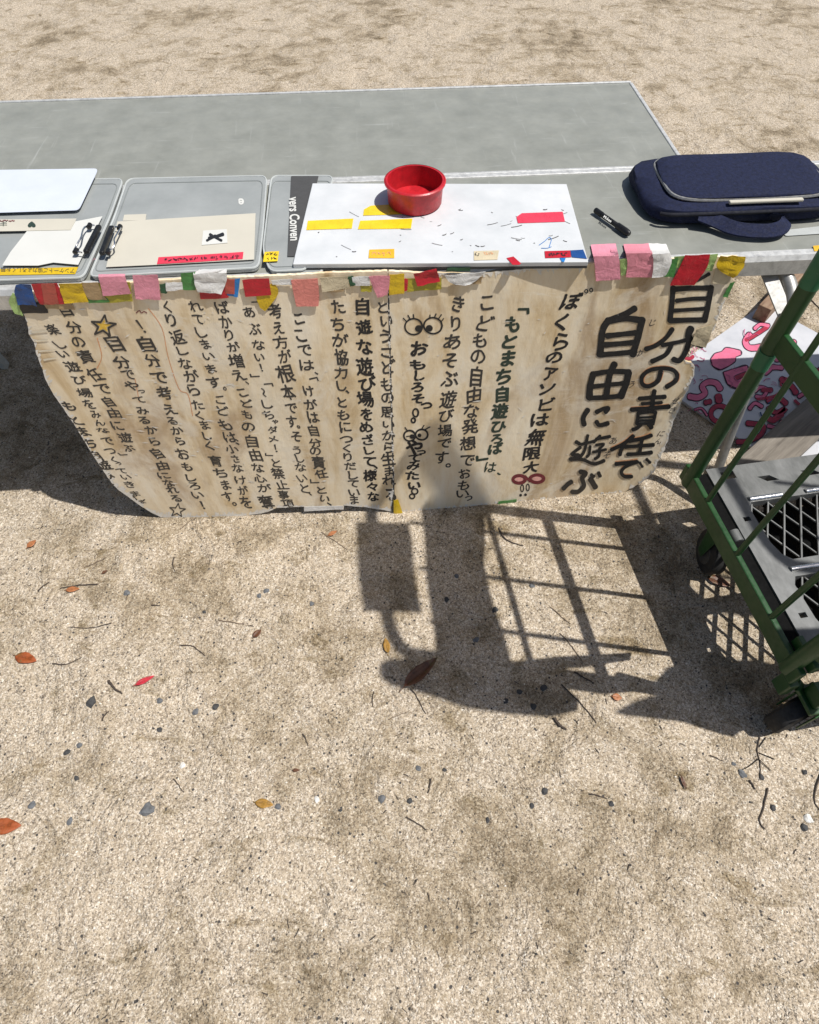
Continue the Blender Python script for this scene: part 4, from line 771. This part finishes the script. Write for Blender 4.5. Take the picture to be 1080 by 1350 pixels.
for lp in loops:
    vv = [bm.verts.new((x, y, DZ)) for x, y in lp]; ed += [bm.edges.new((vv[i], vv[(i+1) % len(vv)])) for i in range(len(vv))]
bmesh.ops.triangle_fill(bm, use_beauty=True, use_dissolve=False, edges=ed)
r_ = bmesh.ops.extrude_face_region(bm, geom=bm.faces[:]); bmesh.ops.translate(bm, verts=[v for v in r_['geom'] if isinstance(v, bmesh.types.BMVert)], vec=(0, 0, -.022))
bmesh.ops.recalc_face_normals(bm, faces=bm.faces); me = bpy.data.meshes.new('deck'); bm.to_mesh(me); bm.free(); me.materials.append(M['zinc'])
deck = bpy.data.objects.new('deck', me); C.objects.link(deck); deck.parent = cart
ci = inv_of(cart)
def loc2(px_, py_): q = ci @ W(px_, py_, .215); return Vector((q.x, q.y))
d1 = (loc2(1035, 675)-loc2(1035, 745)).normalized(); d2 = (loc2(1000, 673)-loc2(1035, 698)).normalized()
m = MB(); mf = MB()
def clipline(o_, d, rect):
    t0_, t1_ = -9, 9
    for a in (0, 1):
        lo_, hi_ = rect[2*a], rect[2*a+1]
        if abs(d[a]) < 1e-6:
            if not lo_ < o_[a] < hi_: return None
            continue
        ta, tb = sorted(((lo_-o_[a])/d[a], (hi_-o_[a])/d[a])); t0_, t1_ = max(t0_, ta), min(t1_, tb)
    return (o_+d*t0_, o_+d*t1_) if t1_-t0_ > .004 else None
for rect in ops:
    rc = (rect[0]-.004, rect[1]+.004, rect[2]-.004, rect[3]+.004)
    for d, sp, zz, th_ in ((d1, .0375, .2200, .0034), (d2, .040, .2160, .0030)):
        nn = Vector((-d.y, d.x)); ctr = Vector((.13, .40))
        for k in range(-40, 41):
            s = clipline(ctr+nn*sp*k, d, rc)
            if s: m.beam((s[0].x, s[0].y, zz), (s[1].x, s[1].y, zz), th_, .004); mf.beam((s[0].x, s[0].y, zz-.0105), (s[1].x, s[1].y, zz-.0105), th_*.9, .0165)
m.build('deck_mesh', 'zinc', deck); mf.build('mesh_shade_fin', 'voidmat', deck)  # lower fins coloured black as the shade inside the mesh
m = MB()
for x0, x1, y in ((.122, .205, .410), (.27, .40, .410), (.122, .40, .214), (.47, .72, .410), (.47, .72, .214)): m.tube([(x0, y, DZ+.001), (x1, y, DZ+.001)], .0065, 12)
m.build('deck_bar', 'chrome', deck, smooth=True)
m = MB(); m.box((Wd/2+.11, YB/2, .012), (Wd-.26, YB-.02, .008)); m.build('under_shade_sheet', 'voidmat', cart)  # added black sheet, makes the ground seen through the mesh read as dark shade
def caster(x, y, rz):
    rm = Matrix.Translation((x, y, 0)) @ Matrix.Rotation(rz, 4, 'Z'); k = MB()
    k.lathe([(.018, -.021), (.050, -.021), (.058, -.016), (.060, 0), (.058, .016), (.050, .021), (.018, .021)], 32, rm @ Matrix.Translation((0, 0, .060)) @ Matrix.Rotation(math.pi/2, 4, 'X')); ty = k.build('caster_wheel', 'rubber', cart, smooth=True)
    k = MB(); k.lathe([(.002, -.0225), (.034, -.0225), (.036, -.019)], 28, rm @ Matrix.Translation((0, 0, .060)) @ Matrix.Rotation(math.pi/2, 4, 'X')); k.lathe([(.036, .019), (.034, .0225), (.002, .0225)], 28, rm @ Matrix.Translation((0, 0, .060)) @ Matrix.Rotation(math.pi/2, 4, 'X')); k.build('wheel_hub', 'hub', ty, smooth=True)
    k = MB()
    for s in (-1, 1):
        vs = [rm @ Vector(p) for p in ((-.012, s*.027, .050), (.014, s*.027, .050), (.032, s*.027, .150), (-.026, s*.027, .150))]; k.prism(vs, (rm.to_3x3() @ Vector((0, s*.004, 0))))
    k.box(rm @ Vector((.004, 0, .156)), (.066, .062, .012)); k.box(rm @ Vector((.004, 0, .184)), (.048, .044, .044)); k.build('caster_fork', 'green', ty, bevel=.002)
cw = ci @ W(1044, 940, .06); caster(cw.x, cw.y, .28); caster(.085, YB-.13, 1.35); caster(Wd-.10, .03, .3); caster(Wd-.10, YB-.10, .8)
# unseen sheets added on the side frame, cut to throw the cart's shadow bands
def soften(poly, n=2):
    for _ in range(n):
        poly = [q for i in range(len(poly)) for q in ((poly[i][0]*.75+poly[(i+1) % len(poly)][0]*.25, poly[i][1]*.75+poly[(i+1) % len(poly)][1]*.25), (poly[i][0]*.25+poly[(i+1) % len(poly)][0]*.75, poly[i][1]*.25+poly[(i+1) % len(poly)][1]*.75))]
    return poly
def drape(poly, x, name='shade_sheet', soft=0):          # polygon in (y, z)
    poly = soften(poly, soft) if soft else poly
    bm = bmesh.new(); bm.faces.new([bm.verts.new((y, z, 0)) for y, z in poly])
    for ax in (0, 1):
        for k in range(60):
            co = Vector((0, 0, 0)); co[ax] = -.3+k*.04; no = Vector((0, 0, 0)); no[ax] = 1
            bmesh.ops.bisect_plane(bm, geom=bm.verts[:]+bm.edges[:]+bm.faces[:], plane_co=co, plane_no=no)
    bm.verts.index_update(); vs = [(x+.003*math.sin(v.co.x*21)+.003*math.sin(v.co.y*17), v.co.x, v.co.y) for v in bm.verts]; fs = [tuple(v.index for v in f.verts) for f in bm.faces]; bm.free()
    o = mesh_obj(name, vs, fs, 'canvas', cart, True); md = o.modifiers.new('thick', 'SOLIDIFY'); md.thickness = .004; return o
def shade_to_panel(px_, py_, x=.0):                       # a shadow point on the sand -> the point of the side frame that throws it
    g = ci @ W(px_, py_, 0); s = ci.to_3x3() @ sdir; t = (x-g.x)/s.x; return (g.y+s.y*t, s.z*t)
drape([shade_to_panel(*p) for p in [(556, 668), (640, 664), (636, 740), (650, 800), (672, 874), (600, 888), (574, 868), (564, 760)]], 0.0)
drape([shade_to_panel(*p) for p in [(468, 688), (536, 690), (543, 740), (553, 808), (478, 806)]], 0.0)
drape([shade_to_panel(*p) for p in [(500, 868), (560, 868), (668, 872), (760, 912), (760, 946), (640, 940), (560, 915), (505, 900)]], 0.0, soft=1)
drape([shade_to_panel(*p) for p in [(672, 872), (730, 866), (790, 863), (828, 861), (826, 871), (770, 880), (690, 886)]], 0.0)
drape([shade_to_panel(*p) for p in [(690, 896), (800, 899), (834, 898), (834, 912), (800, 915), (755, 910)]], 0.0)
# unseen sheets added at the near end to widen the cast shadow
def shade_to_end(px_, py_, y=-.02):
    g = ci @ W(px_, py_, 0); s_ = ci.to_3x3() @ sdir; t = (y-g.y)/s_.y; return (g.x+s_.x*t, s_.z*t)
EP = [(.15, .2), (.15, .74), (.30, 1.0), (.46, 1.29), (.56, 1.15), (.52, .87), (.42, .55), (.40, .2)]
bm = bmesh.new(); bm.faces.new([bm.verts.new((x, -.055+.012*math.sin(z*9), z)) for x, z in soften(EP, 1)]); r_ = bmesh.ops.solidify(bm, geom=bm.faces[:], thickness=.006); me = bpy.data.meshes.new('end_shade_sheet'); bm.to_mesh(me); bm.free(); me.materials.append(M['canvas'])
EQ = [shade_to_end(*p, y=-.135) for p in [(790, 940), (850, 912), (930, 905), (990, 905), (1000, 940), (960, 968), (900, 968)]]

bm = bmesh.new(); bm.faces.new([bm.verts.new((max(x, .2), -.135+.012*math.sin(z*9), max(z, .12))) for x, z in soften(EQ, 1)]); r_ = bmesh.ops.solidify(bm, geom=bm.faces[:], thickness=.006); me2 = bpy.data.meshes.new('end_shade_sheet'); bm.to_mesh(me2); bm.free(); me2.materials.append(M['canvas'])
ec2 = bpy.data.objects.new('end_shade_sheet', me2); C.objects.link(ec2); ec2.parent = cart
m = MB(); m.box((.42, -.068, .150), (.56, .050, .085)); m.build('end_shade_bar', 'green', cart, bevel=.004)  # unseen bar added to shade the sand beside the near wheel
ec = bpy.data.objects.new('end_shade_sheet', me); C.objects.link(ec); ec.parent = cart

# ------------------------------------------------------------------ leaves, twigs and stones on the sand
def leaf(px_, py_, L, ang, mat, label, wd=.42, curl=.3, z=.003, name='fallen_leaf'):
    """L: length in photo pixels, ang: direction of the tip in the photo."""
    a, b = W(px_-math.cos(ang)*L/2, py_+math.sin(ang)*L/2), W(px_+math.cos(ang)*L/2, py_-math.sin(ang)*L/2)
    ln = (b-a).length; rz = math.atan2(b.y-a.y, b.x-a.x); vs = []; n = 12; sd = random.random()*9
    for i in range(n+1):
        f = i/n; hw = wd*ln/2*(math.sin(math.pi*f**.85)**.8)*(1-.25*f)+.0004
        for s in (-1, -.5, 0, .5, 1):
            zz = z+curl*ln*(.35*abs(s)*hw/ln*1.6+.25*(f-.5)**2)+.03*ln*noise.noise((f*4, s*2, sd))+.0015; vs.append(((f-.5)*ln, s*hw*(1+.12*noise.noise((f*9, s, sd))), max(zz, .0012)))
    fs = [(i*5+j, i*5+j+1, i*5+j+6, i*5+j+5) for i in range(n) for j in range(4)]
    o = mesh_obj(name, vs, fs, mat, None, True); o.location = (a+b)/2; o.rotation_euler = (0, 0, rz); md = o.modifiers.new('thick', 'SOLIDIFY'); md.thickness = .0006; tag(o, label, 'leaf', 'fallen leaves on the sand')
    m = MB(); m.tube([(-ln*.5-ln*.16, .001, .0022), (-ln*.5, 0, z+curl*ln*.06+.002), (0, 0, z+.0026), (ln*.45, 0, z+curl*ln*.05+.0026)], [.0007, .0009, .0007, .0004], 6); m.build('leaf_stalk', mat, o, smooth=True); return o
random.seed(21)
leaf(36, 869, 29, -.25, 'l_rust', 'orange and rust coloured leaf on the sand at the left edge', .52, .25)
leaf(192, 898, 28, .45, 'l_redleaf', 'narrow bright red leaf on the sunlit sand', .32, .5)
leaf(349, 1060, 24, -.15, 'l_ochre', 'ochre oval leaf near the largest grey stone', .5, .15)
leaf(8, 1090, 44, .05, 'l_rust', 'rust red leaf cut by the lower left corner of the view', .5, .2)
leaf(555, 889, 58, .72, 'l_brown', 'large curled dark brown leaf at the rim of the shadow', .34, 1.5, .006)
leaf(510, 852, 20, 1.75, 'l_ochre', 'small ochre leaf in the lit gap of the shadow', .45, .4)
leaf(947, 768, 34, -.35, 'l_brown', 'brown leaf in dappled light beside the cart rail', .5, .5)
leaf(813, 920, 13, -.2, 'l_orange', 'small round orange leaf in the cart shadow', .8, .2)
leaf(900, 1032, 18, -1.2, 'l_brown', 'thin dark brown leaf sliver at lower right', .3, .5)
leaf(43, 718, 15, .7, 'l_orange', 'small brown leaf fragment at upper left of the sand', .7, .3)
leaf(97, 778, 18, .1, 'l_orange', 'pale brown leaf fragment beneath the long straight twig', .5, .2)
leaf(439, 704, 13, .5, 'l_orange', 'small tan leaf fragment just below the board', .5, .3)
leaf(139, 755, 8, .5, 'l_brown', 'tiny brown leaf crumb near the upper left twigs', .6, .3)
leaf(340, 836, 14, .8, 'l_brown', 'crumpled brown leaf crumb right of the bent twig', .7, .6)
leaf(391, 1016, 9, 0, 'l_brown', 'tiny red brown leaf chip in the lower middle sand', .5, .3)
def twig(pts, r, mat, label, group='dry twigs on the sand'):
    ps = [W(x, y, 0) for x, y in pts]; c = sum(ps, Vector())/len(ps); ps = spline([p-c for p in ps], 6); n = len(ps); sd = random.random()*30
    for i, p in enumerate(ps): p.z = r*.9+.003*abs(noise.noise((i*.25, sd, 0))); p.x += .002*noise.noise((i*.6, sd, 3)); p.y += .002*noise.noise((i*.6, sd, 7))
    m = MB(); m.tube(ps, [r*(1.05-.55*i/(n-1))*(1+.25*noise.noise((i*.9, sd, 1))) for i in range(n)], 7); o = m.build('twig', mat, None, smooth=True); o.location = c; tag(o, label, 'twig', group); return o
TW = [([(129, 771), (104, 772), (80, 776)], .0022, 0, 'straight dark twig lying above a pale leaf fragment at left'), ([(147, 822), (120, 828), (91, 827)], .0015, 0, 'thin bent twig right of the rust coloured leaf'), ([(70, 875), (88, 876), (108, 867)], .0016, 0, 'curved twig just right of the orange and rust leaf'),
      ([(51, 780), (56, 774), (66, 768)], .0020, 0, 'short dark twig near the left edge of the sand'), ([(230, 735), (228, 744), (231, 754)], .0020, 0, 'short upright dark twig below the star on the board'), ([(239, 851), (256, 853), (271, 865)], .0018, 0, 'arched dark twig in the middle of the left sand'), ([(289, 818), (306, 821), (323, 823)], .0017, 1, 'pale straight twig with a small fork in the left middle'), ([(200, 798), (212, 799)], .0018, 0, 'very short dark twig in the left middle sand'),
      ([(424, 702), (441, 713), (458, 725)], .0013, 1, 'slanting thin twig below the bottom edge of the board'), ([(238, 698), (247, 690), (256, 683)], .0013, 1, 'thin pale twig touching the bottom left of the board'), ([(113, 748), (127, 742), (141, 735)], .0013, 1, 'thin slanting pale twig in the upper left sand'), ([(144, 898), (152, 908), (162, 915)], .0034, 0, 'thick curved dark twig left of the red leaf'),
      ([(135, 950), (138, 944), (144, 938)], .0022, 0, 'short dark bark sliver below the dark flat stone'), ([(229, 1027), (236, 1036), (243, 1045)], .0014, 0, 'thin twig right of the white pebble'), ([(400, 968), (404, 976), (406, 983)], .0014, 0, 'small thin twig in the lower middle sand'), ([(658, 696), (664, 709), (676, 716), (690, 720)], .0021, 0, 'curved dark twig in the lit window of the cart shadow'),
      ([(493, 912), (491, 922), (492, 933)], .0013, 0, 'thin upright twig left of the large brown leaf'), ([(542, 908), (551, 922), (561, 941)], .0015, 0, 'thin twig running down from the large brown leaf'), ([(568, 1027), (567, 1036), (564, 1046)], .0022, 0, 'short straight twig in the lower centre'), ([(535, 1077), (548, 1085), (562, 1094)], .0019, 0, 'dark straight twig at the lower centre edge'),
      ([(730, 946), (737, 956), (747, 963)], .0038, 0, 'dark bark piece just below the shadow edge'), ([(740, 903), (765, 927), (787, 954)], .0016, 0, 'long straight twig crossing the lower shadow edge'), ([(757, 886), (770, 894), (783, 901)], .0022, 0, 'dark twig in the light streak of the shadow'), ([(777, 1047), (788, 1049), (800, 1053)], .0019, 0, 'crooked dark twig beside a pebble in the lower right'),
      ([(1001, 972), (998, 990), (1002, 1008), (1001, 1029)], .0016, 0, 'branching dark twig below the shadow of the cart'), ([(1011, 1039), (1007, 1062), (1001, 1082), (1008, 1094)], .0019, 0, 'long dark twig at the lower right below the branching twig'), ([(1083, 1015), (1073, 1048), (1079, 1068)], .0018, 0, 'bent dark twig at the right edge of the sand'), ([(936, 996), (954, 1004)], .0013, 0, 'tiny thin twig left of the branching twig'), ([(988, 1029), (996, 1042)], .0024, 0, 'short dark twig chip beside the branching twig'),
      ([(725, 800), (740, 813), (752, 823)], .0014, 1, 'thin pale twig crossing the lit window near its middle bar'), ([(738, 835), (752, 850), (770, 876)], .0015, 1, 'thin pale twig at the lower end of the lit window'), ([(1066, 392), (1073, 400), (1083, 410)], .0022, 0, 'dark twig on the lit sand behind the cart post'), ([(512, 949), (526, 943), (541, 937)], .0011, 1, 'faint thin twig below left of the large brown leaf')]
for pts, r, k, lb in TW:
    o = twig(pts, r, 'twig_lt' if k else 'twig', lb)
    if 'branching' in lb:
        c = o.location
        for q in ([(1000, 1000), (988, 1010), (976, 1016)], [(1000, 1000), (1010, 1010), (1017, 1016)], [(1001, 985), (1010, 972)], [(1000, 992), (1022, 1001)]):
            m = MB(); m.tube(spline([W(x, y, .003)-c for x, y in q], 5), .0009, 6); m.build('side_shoot', 'twig', o, smooth=True)
def stone(px_, py_, r, mat, label, group='small stones on the sand'):
    """r: radius in photo pixels."""
    c = W(px_, py_); rr = (W(px_+r, py_)-c).length; bm = bmesh.new(); bmesh.ops.create_icosphere(bm, subdivisions=2, radius=rr); sd = random.random()*60
    for v in bm.verts:
        d = v.co.normalized(); k = 1+.5*noise.noise(d*1.1+Vector((sd, 0, 0)))+.14*noise.noise(d*3+Vector((sd, 4, 0))); v.co = Vector((v.co.x*k*1.1, v.co.y*k*.95, v.co.z*k*.55))
    me = bpy.data.meshes.new('stone'); bm.to_mesh(me); bm.free(); me.materials.append(M[mat]); o = bpy.data.objects.new('stone', me); C.objects.link(o); o.location = (c.x, c.y, rr*.08); o.rotation_euler = (0, 0, random.random()*6); return tag(o, label, 'stone', group)
ST = [(194, 1068, 11, 1, 'largest grey stone with a pale facet at the lower left'), (120, 926, 8.5, 0, 'flat dark stone left of the red leaf'), (211, 924, 5, 1, 'bluish grey stone right below the red leaf'), (258, 939, 5, 1, 'grey stone between the red leaf and the centre'), (284, 932, 5.5, 0, 'dark stone beside a mossy stain in the left middle'), (211, 962, 4, 0, 'dark oval stone below the bluish grey one'), (105, 983, 5, 1, 'grey stone on the left sand above two twigs'), (88, 992, 5, 0, 'dark stone beside the grey stone at left'), (101, 1026, 4, 0, 'dark stone halfway down the left side'), (43, 1061, 6, 1, 'grey oval stone near the lower left corner'),
      (241, 1009, 4.5, 2, 'white pebble left of centre in the lower sand'), (418, 1054, 4.5, 2, 'white pebble right of the ochre leaf'), (367, 1063, 5, 1, 'grey stone touching the ochre leaf tip'), (449, 1067, 4, 0, 'dark pebble right of the second white pebble'), (552, 1013, 4.5, 1, 'pale bluish pebble in the lower centre'), (503, 1053, 6, 1, 'bluish grey stone near the bottom centre'), (540, 1056, 5, 0, 'dark pebble right of the bluish grey stone'), (643, 1081, 4, 0, 'dark pebble at the bottom edge of the centre right'), (718, 1043, 5.5, 0, 'round dark stone in the lower right centre'), (701, 1062, 4.5, 0, 'dark oval pebble below the round dark stone'),
      (685, 912, 4.5, 0, 'uppermost pebble of the cluster inside the lower shadow'), (667, 924, 4.5, 0, 'lower left pebble of the cluster inside the shadow'), (703, 931, 5, 0, 'lowest pebble of the cluster inside the shadow'), (717, 907, 5.5, 0, 'dark round pebble beside a hollow in the shadow'), (628, 843, 5, 1, 'grey pebble in the middle of the broad shadow band'), (589, 790, 4.5, 0, 'dark pebble high in the broad shadow band'), (602, 759, 4, 1, 'pale grey pebble at the top of the broad shadow band'), (653, 804, 5, 0, 'dark pebble on the thin bar shadow of the cart side'), (701, 772, 4.5, 1, 'bluish pebble at a crossing of the thin bar shadows'), (979, 1021, 6.5, 1, 'smooth grey oval stone at lower right beside the branching twig'), (1004, 1025, 4.5, 0, 'brownish dark pebble at the foot of the branching twig'), (1019, 1065, 5, 0, 'smooth black pebble beside the long lower right twig'), (1066, 1080, 7, 2, 'white and grey stone in the lower right corner'), (1060, 1091, 6, 0, 'dark stone below the white one in the lower right corner'), (1061, 1018, 4.5, 0, 'dark pebble near the right edge below the shadow'), (967, 1007, 3.5, 1, 'little grey pebble above the smooth oval stone'), (806, 1060, 4.5, 0, 'dark pebble beside the crooked twig'), (351, 779, 4.5, 1, 'pale grey pebble in the upper middle sand'), (342, 786, 4, 1, 'bluish pebble touching the pale grey one in the upper middle'), (167, 782, 5, 1, 'soft grey pebble on the upper left sand'), (411, 796, 4, 1, 'small bluish pebble left of the shadow'), (269, 807, 3, 0, 'small black pebble above the pale forked twig'), (92, 1083, 5, 1, 'grey stone at the bottom left edge'), (586, 1015, 3.5, 0, 'small dark pebble right of the pale bluish one'), (711, 703, 6, 0, 'dark clod on the lit sand just below the board at right')]
random.seed(33)
for x, y, r, k, lb in ST[:-1]: stone(x, y, r*.80, ('stone', 'stone_lt', 'stone_wh')[k], lb)
# finer plant litter nobody could count
random.seed(44); mb = MB()
for i in range(900):
    x, y = random.uniform(-1.3, 1.5), random.uniform(-.2, 2.4); a = random.random()*6.28; L = random.uniform(.003, .016); r = random.uniform(.0004, .0010); d = Vector((math.cos(a), math.sin(a), 0))*L/2; c = Vector((x, y, .0018)); mb.tube([c-d, c+Vector((random.uniform(-1, 1)*.001, random.uniform(-1, 1)*.001, .0008)), c+d], r, 5)
o = mb.build('plant_litter', 'twig'); o['kind'] = 'stuff'
